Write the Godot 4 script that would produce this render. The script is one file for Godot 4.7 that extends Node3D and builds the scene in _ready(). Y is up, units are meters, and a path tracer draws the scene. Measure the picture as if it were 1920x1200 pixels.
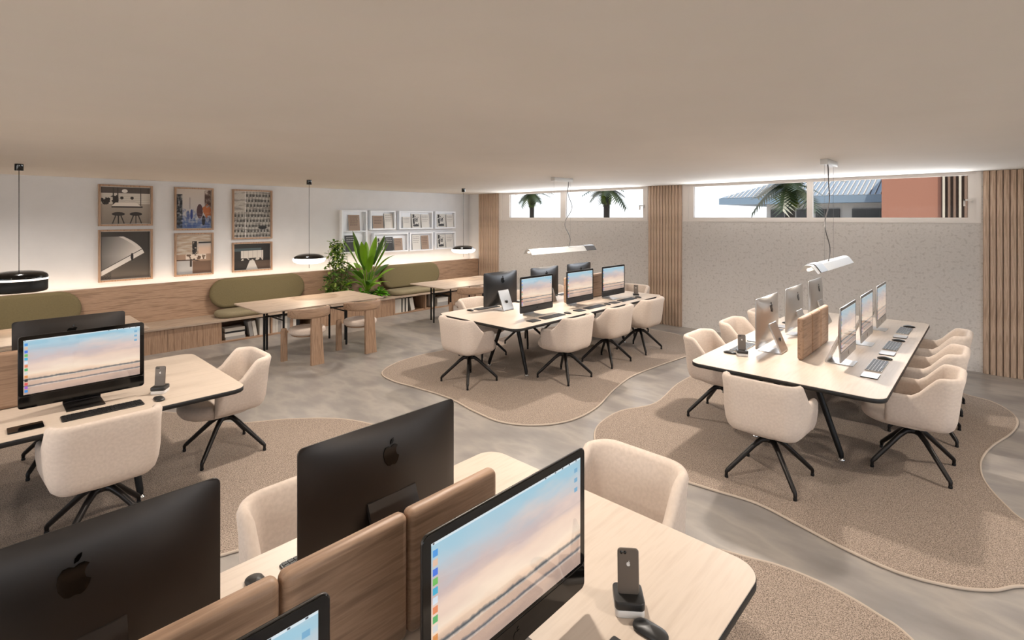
extends Node3D

# ---------------------------------------------------------------- camera numbers (1920x1200 frame)
const F := 957.0
const HY := 408.0
const EYE := 2.0
const YAW := 43.25
const CEIL := 2.6
const ZW := -8.95      # window wall
const XW := -9.95      # bench wall
const XP := -9.55      # wood panelling face
const XB := -8.93      # bench front

var M := {}
var names := {}
var rng := RandomNumberGenerator.new()

func _ready() -> void:
	rng.seed = 77
	_view_and_light()
	_materials()
	_shell()
	_outside()
	_bench_wall()
	_rugs()
	_desks()
	_chairs()
	_tables()
	_lamps()
	_pictures()
	_plants()

# ================================================================ camera, sky, light
func _view_and_light() -> void:
	var cam := Camera3D.new()
	cam.name = "camera"
	cam.projection = Camera3D.PROJECTION_FRUSTUM
	cam.near = 0.05
	cam.far = 300.0
	cam.size = 1200.0 / F * cam.near
	cam.frustum_offset = Vector2(0, -(600.0 - HY) / F * cam.near)
	cam.position = Vector3(0, EYE, 0)
	cam.rotation_degrees = Vector3(0, YAW, 0)
	add_child(cam)
	cam.current = true
	var env := Environment.new()
	env.tonemap_mode = Environment.TONE_MAPPER_LINEAR
	env.tonemap_exposure = 1.1
	env.background_mode = Environment.BG_SKY
	var sm := ProceduralSkyMaterial.new()
	sm.sky_top_color = Color(0.80, 0.89, 1.0)
	sm.sky_horizon_color = Color(0.97, 0.99, 1.0)
	sm.sky_energy_multiplier = 1.7
	sm.ground_horizon_color = Color(0.9, 0.9, 0.88)
	sm.ground_bottom_color = Color(0.6, 0.58, 0.55)
	sm.ground_energy_multiplier = 0.8
	sm.sun_angle_max = 1.0
	var sky := Sky.new()
	sky.sky_material = sm
	env.sky = sky
	env.sdfgi_enabled = true
	env.ssao_enabled = true
	env.ssil_enabled = true
	var we := WorldEnvironment.new()
	we.name = "environment"
	we.environment = env
	add_child(we)
	var sun := DirectionalLight3D.new()
	sun.name = "sun"
	sun.light_color = Color(1.0, 0.95, 0.88)
	sun.light_energy = 5.0
	sun.light_angular_distance = 0.6
	sun.shadow_enabled = true
	sun.rotation_degrees = Vector3(-62, 40, 0)
	add_child(sun)
	# ceiling downlights, read from the shadows of desks, dividers, docks and tables; those outside the frame are added extras
	for p in [[-1.8, -5.4, 5.0], [-1.8, -1.85, 3.4], [-4.65, -5.4, 4.6], [-4.4, -1.95, 3.8], [-1.8, 1.7, 2.8], [-4.5, 1.6, 4.0], [1.4, -5.4, 3.6], [1.4, -1.9, 3.6]]:
		_downlight(p[0], p[1], p[2])
	for z in [-0.4, -3.6, -6.8]:
		_downlight(-8.05, z, 2.7)
	# unseen fill light added inside each ribbon window to brighten the ceiling near it
	for w in [[-8.52, -4.94], [-3.93, -0.23]]:
		var d := AreaLight3D.new()
		d.name = "window_fill"
		d.area_size = Vector2(w[1] - w[0], 0.5)
		d.light_color = Color(0.96, 0.98, 1.0)
		d.light_energy = 5.5
		d.shadow_enabled = true
		d.position = Vector3((w[0] + w[1]) * 0.5, 2.28, ZW + 0.04)
		d.rotation_degrees = Vector3(0, 180, 0)
		add_child(d, true)
	# cove light behind the top of the wood panelling
	var a := AreaLight3D.new()
	a.name = "cove_light"
	a.area_size = Vector2(0.05, 9.6)
	a.light_color = Color(1.0, 0.9, 0.8)
	a.light_energy = 1.3
	a.shadow_enabled = true
	a.position = Vector3(XW + 0.13, 0.9, -4.15)
	a.rotation_degrees = Vector3(90, 0, 0)
	add_child(a)

func _downlight(x: float, z: float, e: float) -> void:
	var l := SpotLight3D.new()
	l.name = "ceiling_downlight"
	l.position = Vector3(x, CEIL - 0.03, z)
	l.rotation_degrees = Vector3(-90, 0, 0)
	l.spot_angle = 78.0
	l.spot_angle_attenuation = 0.6
	l.light_size = 0.07
	l.spot_range = 15.0
	l.spot_attenuation = 2.0
	l.light_color = Color(1.0, 0.955, 0.905)
	l.light_energy = e * 1.15
	l.shadow_enabled = true
	add_child(l, true)

# ================================================================ pixel helpers: a pixel gives a direction, the floor / wall gives the distance
func fp(px: float, py: float, y := 0.0) -> Vector3:
	var d := F * (EYE - y) / (py - HY)
	return _cam_pt((px - 960.0) / F * d, d, y)
func _cam_pt(l: float, d: float, y: float) -> Vector3:
	var s := sin(deg_to_rad(YAW))
	var c := cos(deg_to_rad(YAW))
	return Vector3(l * c - d * s, y, -(l * s + d * c))
func on_x(px: float, py: float, x: float) -> Vector3:
	var s := sin(deg_to_rad(YAW))
	var c := cos(deg_to_rad(YAW))
	var k := (px - 960.0) / F
	var d := x / (k * c - s)
	return Vector3(x, EYE - (py - HY) * d / F, -(k * s + c) * d)
func on_z(px: float, py: float, z: float) -> Vector3:
	var s := sin(deg_to_rad(YAW))
	var c := cos(deg_to_rad(YAW))
	var k := (px - 960.0) / F
	var d := -z / (k * s + c)
	return Vector3((k * c - s) * d, EYE - (py - HY) * d / F, z)

# ================================================================ mesh helpers
func ns() -> SurfaceTool:
	var s := SurfaceTool.new()
	s.begin(Mesh.PRIMITIVE_TRIANGLES)
	return s
func sg(s: SurfaceTool, g: int) -> void:
	s.set_smooth_group(g)
func flat(s: SurfaceTool) -> void:
	s.set_smooth_group(-1)
func tri(s: SurfaceTool, a: Vector3, b: Vector3, c: Vector3) -> void:
	s.add_vertex(a); s.add_vertex(b); s.add_vertex(c)
func quad(s: SurfaceTool, a: Vector3, b: Vector3, c: Vector3, d: Vector3) -> void:
	tri(s, a, b, c); tri(s, a, c, d)
func quad_uv(s: SurfaceTool, a: Vector3, b: Vector3, c: Vector3, d: Vector3) -> void:
	# a = bottom left, b = top left, c = top right, d = bottom right as seen from the front
	var p := [a, b, c, a, c, d]
	var t := [Vector2(0, 1), Vector2(0, 0), Vector2(1, 0), Vector2(0, 1), Vector2(1, 0), Vector2(1, 1)]
	for i in 6:
		s.set_uv(t[i]); s.add_vertex(p[i])
func box(s: SurfaceTool, c: Vector3, z: Vector3, x := Transform3D.IDENTITY) -> void:
	flat(s)
	var h := z * 0.5
	var v := []
	for i in 8:
		v.append(x * (c + Vector3(h.x if i & 1 else -h.x, h.y if i & 2 else -h.y, h.z if i & 4 else -h.z)))
	for f in [[4, 6, 7, 5], [1, 3, 2, 0], [5, 7, 3, 1], [0, 2, 6, 4], [6, 2, 3, 7], [0, 4, 5, 1]]:
		quad(s, v[f[0]], v[f[1]], v[f[2]], v[f[3]])
func box2(s: SurfaceTool, a: Vector3, b: Vector3) -> void:
	box(s, (a + b) * 0.5, (b - a).abs())
func rrect(w: float, d: float, r: float, n: int) -> PackedVector2Array:
	var o := PackedVector2Array()
	r = minf(r, minf(w, d) * 0.5)
	for q in 4:
		var cx := (w * 0.5 - r) * (1 if q in [0, 3] else -1)
		var cz := (d * 0.5 - r) * (1 if q in [0, 1] else -1)
		for i in n + 1:
			var a := PI * 0.5 * (q + float(i) / n)
			o.append(Vector2(cx + r * cos(a), cz + r * sin(a)))
	return o
func lofts(s: SurfaceTool, rings: Array, g := 1, cap0 := true, cap1 := true, closed := true) -> void:
	sg(s, g)
	for i in rings.size() - 1:
		var n: int = rings[i].size()
		for k in (n if closed else n - 1):
			var k2 := (k + 1) % n
			quad(s, rings[i][k2], rings[i + 1][k2], rings[i + 1][k], rings[i][k])
	flat(s)
	for e in 2:
		if (cap0 if e == 0 else cap1):
			var r: PackedVector3Array = rings[0] if e == 0 else rings[-1]
			var c := Vector3.ZERO
			for p in r:
				c += p
			c /= r.size()
			for k in r.size():
				var k2 := (k + 1) % r.size()
				if e == 0: tri(s, c, r[k2], r[k])
				else: tri(s, c, r[k], r[k2])
func rslab(s: SurfaceTool, x: Transform3D, w: float, d: float, rc: float, h: float, rb: float, n := 5, steps := 3) -> void:
	# slab lying on local y = 0, w along x, d along z, corner radius rc, edges rounded by rb
	var rings := []
	for e in 2:
		for i in steps + 1:
			var a := PI * 0.5 * i / steps
			var ins := rb * (1 - sin(a)) if e == 0 else rb * (1 - cos(a))
			var y := rb * (1 - cos(a)) if e == 0 else h - rb + rb * sin(a)
			var ring := PackedVector3Array()
			for p in rrect(w - 2 * ins, d - 2 * ins, maxf(rc - ins, 0.0004), n):
				ring.append(x * Vector3(p.x, y, p.y))
			rings.append(ring)
	lofts(s, rings)
func lathe(s: SurfaceTool, x: Transform3D, prof: Array, n := 24, g := 1) -> void:
	var rings := []
	for p in prof:
		var ring := PackedVector3Array()
		for k in n:
			var a := TAU * k / n
			ring.append(x * Vector3(p[0] * cos(a), p[1], p[0] * sin(a)))
		rings.append(ring)
	lofts(s, rings, g, prof[0][0] > 0.0005, prof[-1][0] > 0.0005)
func tube(s: SurfaceTool, pts: Array, r0: float, r1 := -1.0, n := 8, g := 1) -> void:
	if r1 < 0: r1 = r0
	var rings := []
	var u := Vector3.ZERO
	for i in pts.size():
		var dir: Vector3 = (pts[mini(i + 1, pts.size() - 1)] - pts[maxi(i - 1, 0)]).normalized()
		if u == Vector3.ZERO:
			u = dir.cross(Vector3.UP if absf(dir.y) < 0.9 else Vector3.RIGHT).normalized()
		u = (u - dir * u.dot(dir)).normalized()
		var v := u.cross(dir)
		var r: float = lerpf(r0, r1, float(i) / maxi(1, pts.size() - 1))
		var ring := PackedVector3Array()
		for k in n:
			var a := TAU * k / n
			ring.append(pts[i] + (u * cos(a) + v * sin(a)) * r)
		rings.append(ring)
	lofts(s, rings, g)
func extr(s: SurfaceTool, poly: PackedVector2Array, x: Transform3D, h: float) -> void:
	# polygon in local (x, y), from z = 0 to z = h
	var idx := Geometry2D.triangulate_polygon(poly)
	flat(s)
	for i in range(0, idx.size(), 3):
		var a := poly[idx[i]]; var b := poly[idx[i + 1]]; var c := poly[idx[i + 2]]
		if (b - a).cross(c - a) > 0:
			var t := b; b = c; c = t
		tri(s, x * Vector3(a.x, a.y, h), x * Vector3(b.x, b.y, h), x * Vector3(c.x, c.y, h))
		tri(s, x * Vector3(a.x, a.y, 0), x * Vector3(c.x, c.y, 0), x * Vector3(b.x, b.y, 0))
	var ccw := not Geometry2D.is_polygon_clockwise(poly)
	for k in poly.size():
		var p := poly[k]; var q := poly[(k + 1) % poly.size()]
		if not ccw:
			var t2 := p; p = q; q = t2
		quad(s, x * Vector3(p.x, p.y, 0), x * Vector3(p.x, p.y, h), x * Vector3(q.x, q.y, h), x * Vector3(q.x, q.y, 0))
func fin(s: SurfaceTool, called: String, m: Material, parent: Node = self) -> MeshInstance3D:
	s.generate_normals()
	return inst(s.commit(), called, m, parent)
func inst(mesh: Mesh, called: String, m: Material, parent: Node = self) -> MeshInstance3D:
	var o := MeshInstance3D.new()
	o.mesh = mesh
	o.material_override = m
	o.name = numbered(called) if parent == self else called
	parent.add_child(o, true)
	return o
func numbered(n: String) -> String:
	var k: int = names.get(n, 0)
	names[n] = k + 1
	return n if k == 0 else "%s_%03d" % [n, k]
func tag(o: Node, label: String, category := "", group := "", kind := "") -> Node:
	o.set_meta("label", label)
	if category: o.set_meta("category", category)
	if group: o.set_meta("group", group)
	if kind: o.set_meta("kind", kind)
	return o
func thing(called: String, label: String, category: String, at := Vector3.ZERO, turn := 0.0, group := "") -> Node3D:
	var o := Node3D.new()
	o.name = numbered(called)
	add_child(o)
	o.position = at
	o.rotation.y = turn
	tag(o, label, category, group)
	return o
func struct(o: Node, label := "") -> Node:
	o.set_meta("kind", "structure")
	if label: o.set_meta("label", label)
	return o
func base(called: String) -> Node3D:
	var o := Node3D.new()
	o.name = numbered(called)
	add_child(o)
	return o
func place(proto: Node3D, called: String, at: Vector3, turn: float, label: String, category: String, group: String) -> Node3D:
	var o: Node3D = proto.duplicate()
	o.name = numbered(called)
	add_child(o)
	o.position = at
	o.rotation.y = turn
	tag(o, label, category, group)
	return o
func tf(x: float, y: float, z: float, ry := 0.0, rx := 0.0, rz := 0.0) -> Transform3D:
	return Transform3D(Basis.from_euler(Vector3(deg_to_rad(rx), deg_to_rad(ry), deg_to_rad(rz))), Vector3(x, y, z))

# ================================================================ materials
func mat(called: String, c: Color, rough := 0.6, metal := 0.0) -> StandardMaterial3D:
	var m := StandardMaterial3D.new()
	m.resource_name = called
	m.albedo_color = c
	m.roughness = rough
	m.metallic = metal
	M[called] = m
	return m
func noise_img(seed_: int, freq: float, oct: int, size: int, ramp: Array, type := FastNoiseLite.TYPE_SIMPLEX_SMOOTH, speck := 0.0) -> ImageTexture:
	var f := FastNoiseLite.new()
	f.seed = seed_
	f.noise_type = type
	f.frequency = freq
	f.fractal_octaves = oct
	var im := f.get_seamless_image(size, size)
	var out := Image.create(size, size, true, Image.FORMAT_RGB8)
	var r := RandomNumberGenerator.new()
	r.seed = seed_
	var g := Gradient.new()
	g.offsets = PackedFloat32Array(ramp.map(func(e): return e[0]))
	g.colors = PackedColorArray(ramp.map(func(e): return e[1]))
	for y in size:
		for x in size:
			var v := im.get_pixel(x, y).r
			if speck > 0.0: v = clampf(v + r.randfn(0.0, speck), 0, 1)
			out.set_pixel(x, y, g.sample(v))
	out.generate_mipmaps()
	return ImageTexture.create_from_image(out)
func tri_tex(m: StandardMaterial3D, t: Texture2D, scale: Vector3, world := false) -> StandardMaterial3D:
	m.albedo_texture = t
	m.uv1_triplanar = true
	m.uv1_world_triplanar = world
	m.uv1_scale = scale
	m.uv1_triplanar_sharpness = 4.0
	return m
func wood_set(called: String, t: Texture2D, c: Color, rough := 0.5) -> void:
	for a in ["x", "y", "z"]:
		var m := mat(called + "_" + a, c, rough)
		var fine := 2.6
		tri_tex(m, t, Vector3(0.16 if a == "x" else fine, 0.16 if a == "y" else fine, 0.16 if a == "z" else fine))
func bump(m: StandardMaterial3D, t: Texture2D, cm: float) -> void:
	m.heightmap_enabled = true
	m.heightmap_texture = t
	m.heightmap_scale = cm

func _materials() -> void:
	var W := Color(1, 1, 1)
	var grain := noise_img(3, 0.022, 5, 512, [[0.0, Color(0.70, 0.68, 0.66)], [0.38, Color(0.86, 0.85, 0.84)], [0.52, Color(0.96, 0.96, 0.96)], [0.66, Color(0.88, 0.87, 0.86)], [1.0, W]])
	wood_set("oak", grain, Color(0.70, 0.575, 0.475))
	wood_set("pale_oak", grain, Color(0.73, 0.655, 0.585))
	wood_set("chair_oak", grain, Color(0.66, 0.54, 0.44))
	var slat := noise_img(8, 0.03, 5, 512, [[0.0, Color(0.82, 0.80, 0.78)], [0.42, Color(0.92, 0.91, 0.90)], [0.6, W], [1.0, Color(0.90, 0.89, 0.88)]])
	wood_set("slat_oak", slat, Color(0.80, 0.70, 0.615), 0.6)
	var desk_t := noise_img(21, 0.02, 5, 512, [[0.0, Color(0.94, 0.93, 0.92)], [0.5, W], [1.0, Color(0.965, 0.96, 0.955)]])
	for a in ["z"]:
		tri_tex(mat("desk_top", Color(0.765, 0.705, 0.645), 0.42), desk_t, Vector3(2.4, 2.4, 0.2))
	tri_tex(mat("ceiling", Color(0.81, 0.785, 0.755), 0.9), noise_img(31, 0.01, 4, 256, [[0.0, Color(0.985, 0.983, 0.98)], [1.0, W]]), Vector3.ONE * 0.4, true)
	tri_tex(mat("plaster", Color(0.83, 0.83, 0.835), 0.9), noise_img(32, 0.02, 4, 256, [[0.0, Color(0.975, 0.975, 0.975)], [1.0, W]]), Vector3.ONE * 0.5, true)
	# concrete with small flecks
	tri_tex(mat("concrete", Color(0.82, 0.80, 0.785), 0.85), noise_img(41, 0.03, 6, 1024, [[0.0, Color(0.86, 0.855, 0.85)], [0.27, Color(0.925, 0.92, 0.915)], [0.38, Color(0.97, 0.97, 0.965)], [0.52, W], [0.66, Color(0.975, 0.975, 0.97)], [0.8, Color(0.95, 0.95, 0.945)], [1.0, Color(0.99, 0.99, 0.99)]], FastNoiseLite.TYPE_PERLIN, 0.05), Vector3.ONE * 0.75, true)
	var fl := tri_tex(mat("floor", Color(0.60, 0.575, 0.55), 0.34), noise_img(51, 0.008, 6, 1024, [[0.0, Color(0.80, 0.80, 0.81)], [0.35, Color(0.89, 0.89, 0.90)], [0.5, Color(0.95, 0.95, 0.95)], [0.62, Color(1.0, 0.995, 0.99)], [0.8, Color(0.92, 0.92, 0.92)], [1.0, Color(0.97, 0.97, 0.97)]]), Vector3(0.13, 0.13, 0.3), true)
	fl.metallic_specular = 0.45
	var rugn := noise_img(61, 0.3, 2, 512, [[0.0, Color(0.45, 0.43, 0.41)], [0.35, Color(0.74, 0.73, 0.72)], [0.6, Color(0.95, 0.945, 0.94)], [1.0, W]], FastNoiseLite.TYPE_SIMPLEX, 0.22)
	var rug := tri_tex(mat("rug", Color(0.675, 0.61, 0.555), 0.97), rugn, Vector3.ONE * 0.75, true)
	bump(rug, rugn, 0.2)
	mat("rug_edge", Color(0.70, 0.64, 0.58), 0.9)
	var fab := noise_img(71, 0.05, 4, 256, [[0.0, Color(0.93, 0.925, 0.92)], [1.0, W]])
	var ch := tri_tex(mat("cream_fabric", Color(0.81, 0.75, 0.70), 0.92), fab, Vector3.ONE * 3.0)
	ch.rim_enabled = true
	ch.rim = 0.15
	ch.rim_tint = 0.5
	tri_tex(mat("olive", Color(0.45, 0.405, 0.285), 0.92), fab, Vector3.ONE * 3.0)
	tri_tex(mat("olive_pad", Color(0.53, 0.49, 0.39), 0.92), fab, Vector3.ONE * 3.0)
	mat("gunmetal", Color(0.17, 0.16, 0.155), 0.38, 0.7)
	mat("black_steel", Color(0.035, 0.033, 0.032), 0.45, 0.3)
	mat("black_edge", Color(0.05, 0.043, 0.04), 0.5)
	mat("chrome", Color(0.75, 0.75, 0.75), 0.15, 1.0)
	mat("black_alu", Color(0.27, 0.255, 0.245), 0.4, 0.85)
	mat("grey_alu", Color(0.30, 0.30, 0.305), 0.32, 0.9)
	mat("silver_alu", Color(0.74, 0.73, 0.72), 0.30, 0.9)
	mat("bezel", Color(0.012, 0.012, 0.013), 0.08)
	mat("logo_black", Color(0.006, 0.006, 0.006), 0.12)
	mat("logo_grey", Color(0.22, 0.22, 0.23), 0.15, 0.8)
	mat("dark_plastic", Color(0.13, 0.125, 0.12), 0.4)
	mat("key_dark", Color(0.055, 0.055, 0.06), 0.5)
	mat("key_silver", Color(0.36, 0.37, 0.38), 0.5)
	mat("white_plastic", Color(0.82, 0.80, 0.78), 0.4)
	mat("phone_grey", Color(0.40, 0.36, 0.325), 0.3, 0.2)
	mat("white_paint", Color(0.90, 0.915, 0.94), 0.45)
	mat("frame_white", Color(0.87, 0.845, 0.825), 0.4)
	mat("lamp_black", Color(0.02, 0.018, 0.017), 0.12)
	mat("lamp_white", Color(0.76, 0.755, 0.745), 0.5)
	mat("lamp_grey", Color(0.30, 0.29, 0.29), 0.4)
	mat("lamp_matt", Color(0.012, 0.011, 0.011), 0.6)
	mat("paper", Color(0.80, 0.78, 0.75), 0.8)
	mat("paper_grey", Color(0.60, 0.59, 0.58), 0.8)
	mat("paper_dark", Color(0.07, 0.07, 0.08), 0.6)
	mat("paper_tan", Color(0.62, 0.51, 0.43), 0.8)
	mat("soil", Color(0.06, 0.045, 0.03), 0.95)
	mat("pot", Color(0.10, 0.09, 0.08), 0.6)
	for l in [["leaf", Color(0.42, 0.57, 0.10), Color(0.22, 0.36, 0.03)], ["leaf_dark", Color(0.22, 0.36, 0.08), Color(0.12, 0.2, 0.02)], ["leaf_small", Color(0.47, 0.54, 0.24), Color(0.24, 0.3, 0.08)], ["bush", Color(0.34, 0.60, 0.08), Color(0.22, 0.4, 0.03)], ["palm_leaf", Color(0.25, 0.30, 0.05), Color(0.14, 0.16, 0.01)], ["palm_top", Color(0.10, 0.14, 0.035), Color(0.05, 0.07, 0.01)]]:
		var m := mat(l[0], l[1], 0.45)
		m.backlight_enabled = true
		m.backlight = l[2]
	mat("stem", Color(0.33, 0.29, 0.14), 0.7)
	mat("palm_bark", Color(0.10, 0.075, 0.05), 0.95)
	mat("roof_blue", Color(0.34, 0.375, 0.41), 0.5)
	mat("fascia_blue", Color(0.31, 0.37, 0.425), 0.6)
	mat("house_wall", Color(0.55, 0.545, 0.54), 0.9)
	mat("terracotta", Color(0.42, 0.275, 0.215), 0.9)
	mat("brown_metal", Color(0.30, 0.215, 0.15), 0.6)
	mat("cream_wall", Color(0.52, 0.49, 0.44), 0.9)
	mat("dark_glass", Color(0.03, 0.035, 0.035), 0.6)
	mat("dark_frame", Color(0.04, 0.04, 0.042), 0.5)
	mat("ground", Color(0.82, 0.80, 0.77), 0.95)
	var gl := mat("pane", Color(0.04, 0.045, 0.045, 0.25), 0.02)
	gl.metallic_specular = 0.12
	gl.transparency = BaseMaterial3D.TRANSPARENCY_ALPHA
	var cl := mat("clear_pane", Color(1, 1, 1, 0.06), 0.02)
	cl.transparency = BaseMaterial3D.TRANSPARENCY_ALPHA
	_glow("glow_warm", Color(1.0, 0.86, 0.70), 3.0)
	_glow("glow_white", Color(1.0, 0.96, 0.91), 1.6)
	_glow("glow_tube", Color(1.0, 0.95, 0.9), 0.9)
	var sc := mat("screen", Color(0.01, 0.01, 0.01), 0.06)
	sc.emission_enabled = true
	sc.emission_texture = _wallpaper()
	sc.emission_energy_multiplier = 0.85
	sc.metallic_specular = 0.7
	sc.clearcoat_enabled = true
	sc.clearcoat = 1.0
	sc.clearcoat_roughness = 0.03
	# printed covers
	M.cover_tan = _cover("cover_tan", Color(0.60, 0.515, 0.45), Color(0.36, 0.28, 0.24), 5)
	M.cover_white = _cover("cover_white", Color(0.82, 0.81, 0.79), Color(0.55, 0.54, 0.53), 4)
	M.cover_dark = _cover("cover_dark", Color(0.17, 0.17, 0.175), Color(0.70, 0.70, 0.70), 3)
	M.cover_photo = _cover("cover_photo", Color(0.78, 0.77, 0.75), Color(0.10, 0.10, 0.11), 9)

func _glow(called: String, c: Color, e: float) -> void:
	var m := mat(called, Color(0.9, 0.9, 0.88), 0.5)
	m.emission_enabled = true
	m.emission = c
	m.emission_energy_multiplier = e

func _pic(called: String, w: int, h: int, fn: Callable, rough := 0.5) -> StandardMaterial3D:
	var im := Image.create(w, h, true, Image.FORMAT_RGB8)
	for y in h:
		for x in w:
			im.set_pixel(x, y, fn.call(float(x) / w, float(y) / h))
	im.generate_mipmaps()
	var m := mat(called, Color.WHITE, rough)
	m.albedo_texture = ImageTexture.create_from_image(im)
	return m
func _cover(called: String, bg: Color, ink: Color, rows: int) -> StandardMaterial3D:
	var r := RandomNumberGenerator.new()
	r.seed = hash(called)
	var im := Image.create(64, 88, true, Image.FORMAT_RGB8)
	im.fill(bg)
	if rows == 9:
		im.fill_rect(Rect2i(8, 4, 14, 60), ink)
		im.fill_rect(Rect2i(26, 30, 20, 20), ink.lerp(bg, 0.4))
		im.fill_rect(Rect2i(12, 66, 40, 14), ink.lerp(bg, 0.2))
		for i in 60: im.fill_rect(Rect2i(r.randi_range(6, 50), r.randi_range(8, 78), r.randi_range(1, 5), r.randi_range(1, 6)), bg if i % 2 else ink)
	else:
		for i in rows:
			var x := 8
			while x < 50:
				var w := r.randi_range(3, 8)
				im.fill_rect(Rect2i(x, 10 + i * 11, w, 4), ink)
				x += w + 2
	im.generate_mipmaps()
	var m := mat(called, Color.WHITE, 0.6)
	m.albedo_texture = ImageTexture.create_from_image(im)
	return m

func _wallpaper() -> ImageTexture:
	var w := 512; var h := 288
	var im := Image.create(w, h, true, Image.FORMAT_RGB8)
	var n := FastNoiseLite.new()
	n.seed = 5
	n.frequency = 0.006
	n.fractal_octaves = 4
	var g := Gradient.new()
	g.offsets = PackedFloat32Array([0.0, 0.18, 0.36, 0.48, 0.62, 0.70, 0.76, 0.86, 1.0])
	g.colors = PackedColorArray([Color(0.62, 0.80, 0.88), Color(0.72, 0.80, 0.85), Color(0.82, 0.74, 0.73), Color(0.93, 0.82, 0.75), Color(0.99, 0.90, 0.81), Color(0.97, 0.84, 0.73), Color(0.88, 0.75, 0.66), Color(0.84, 0.71, 0.63), Color(0.72, 0.62, 0.57)])
	for y in h:
		for x in w:
			var u := float(x) / w; var v := float(y) / h
			var k := n.get_noise_2d(x * 0.6, y * 2.0)
			var c := g.sample(clampf(v + k * 0.10 - (u - 0.5) * 0.06 * (1 - v), 0, 1))
			if v < 0.4: c = c.lerp(Color(0.95, 0.85, 0.80), clampf(u - 0.55 + k, 0, 1) * 0.6)
			for wave in [[0.73, 0.026, Color(0.25, 0.30, 0.34)], [0.845, 0.022, Color(0.33, 0.36, 0.40)]]:
				var d := absf(v - wave[0] - n.get_noise_2d(x * 1.7 + wave[0] * 900, 3.0) * 0.012)
				var t := clampf(1.0 - d / (wave[1] * (1.0 + 0.5 * n.get_noise_2d(x * 9.0, 40))), 0, 1)
				c = c.lerp(wave[2], t * 0.85)
				if v > wave[0] + 0.012 and v < wave[0] + 0.03: c = c.lerp(Color(0.95, 0.93, 0.90), 0.35)
			im.set_pixel(x, y, c)
	im.fill_rect(Rect2i(0, 0, w, 5), Color(0.86, 0.92, 0.95))
	for x in [360, 400, 430, 460, 490]: im.fill_rect(Rect2i(x, 1, 5, 3), Color(0.2, 0.25, 0.3))
	im.fill_rect(Rect2i(4, 1, 4, 3), Color(0.1, 0.1, 0.1))
	var cols := [Color(0.25, 0.6, 0.9), Color(0.9, 0.75, 0.65), Color(0.2, 0.45, 0.9), Color(0.4, 0.75, 0.35), Color(0.2, 0.7, 0.85), Color(0.85, 0.9, 0.95), Color(0.9, 0.5, 0.3), Color(0.3, 0.7, 0.4), Color(0.85, 0.85, 0.85), Color(0.9, 0.6, 0.35), Color(0.15, 0.2, 0.2), Color(0.9, 0.35, 0.35), Color(0.65, 0.4, 0.8), Color(0.3, 0.6, 0.9)]
	for i in cols.size(): im.fill_rect(Rect2i(4, 16 + i * 19, 13, 14), cols[i])
	for i in 3: im.fill_rect(Rect2i(484, 22 + i * 26, 14, 11), Color(0.45, 0.68, 0.82))
	im.generate_mipmaps()
	return ImageTexture.create_from_image(im)

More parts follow.
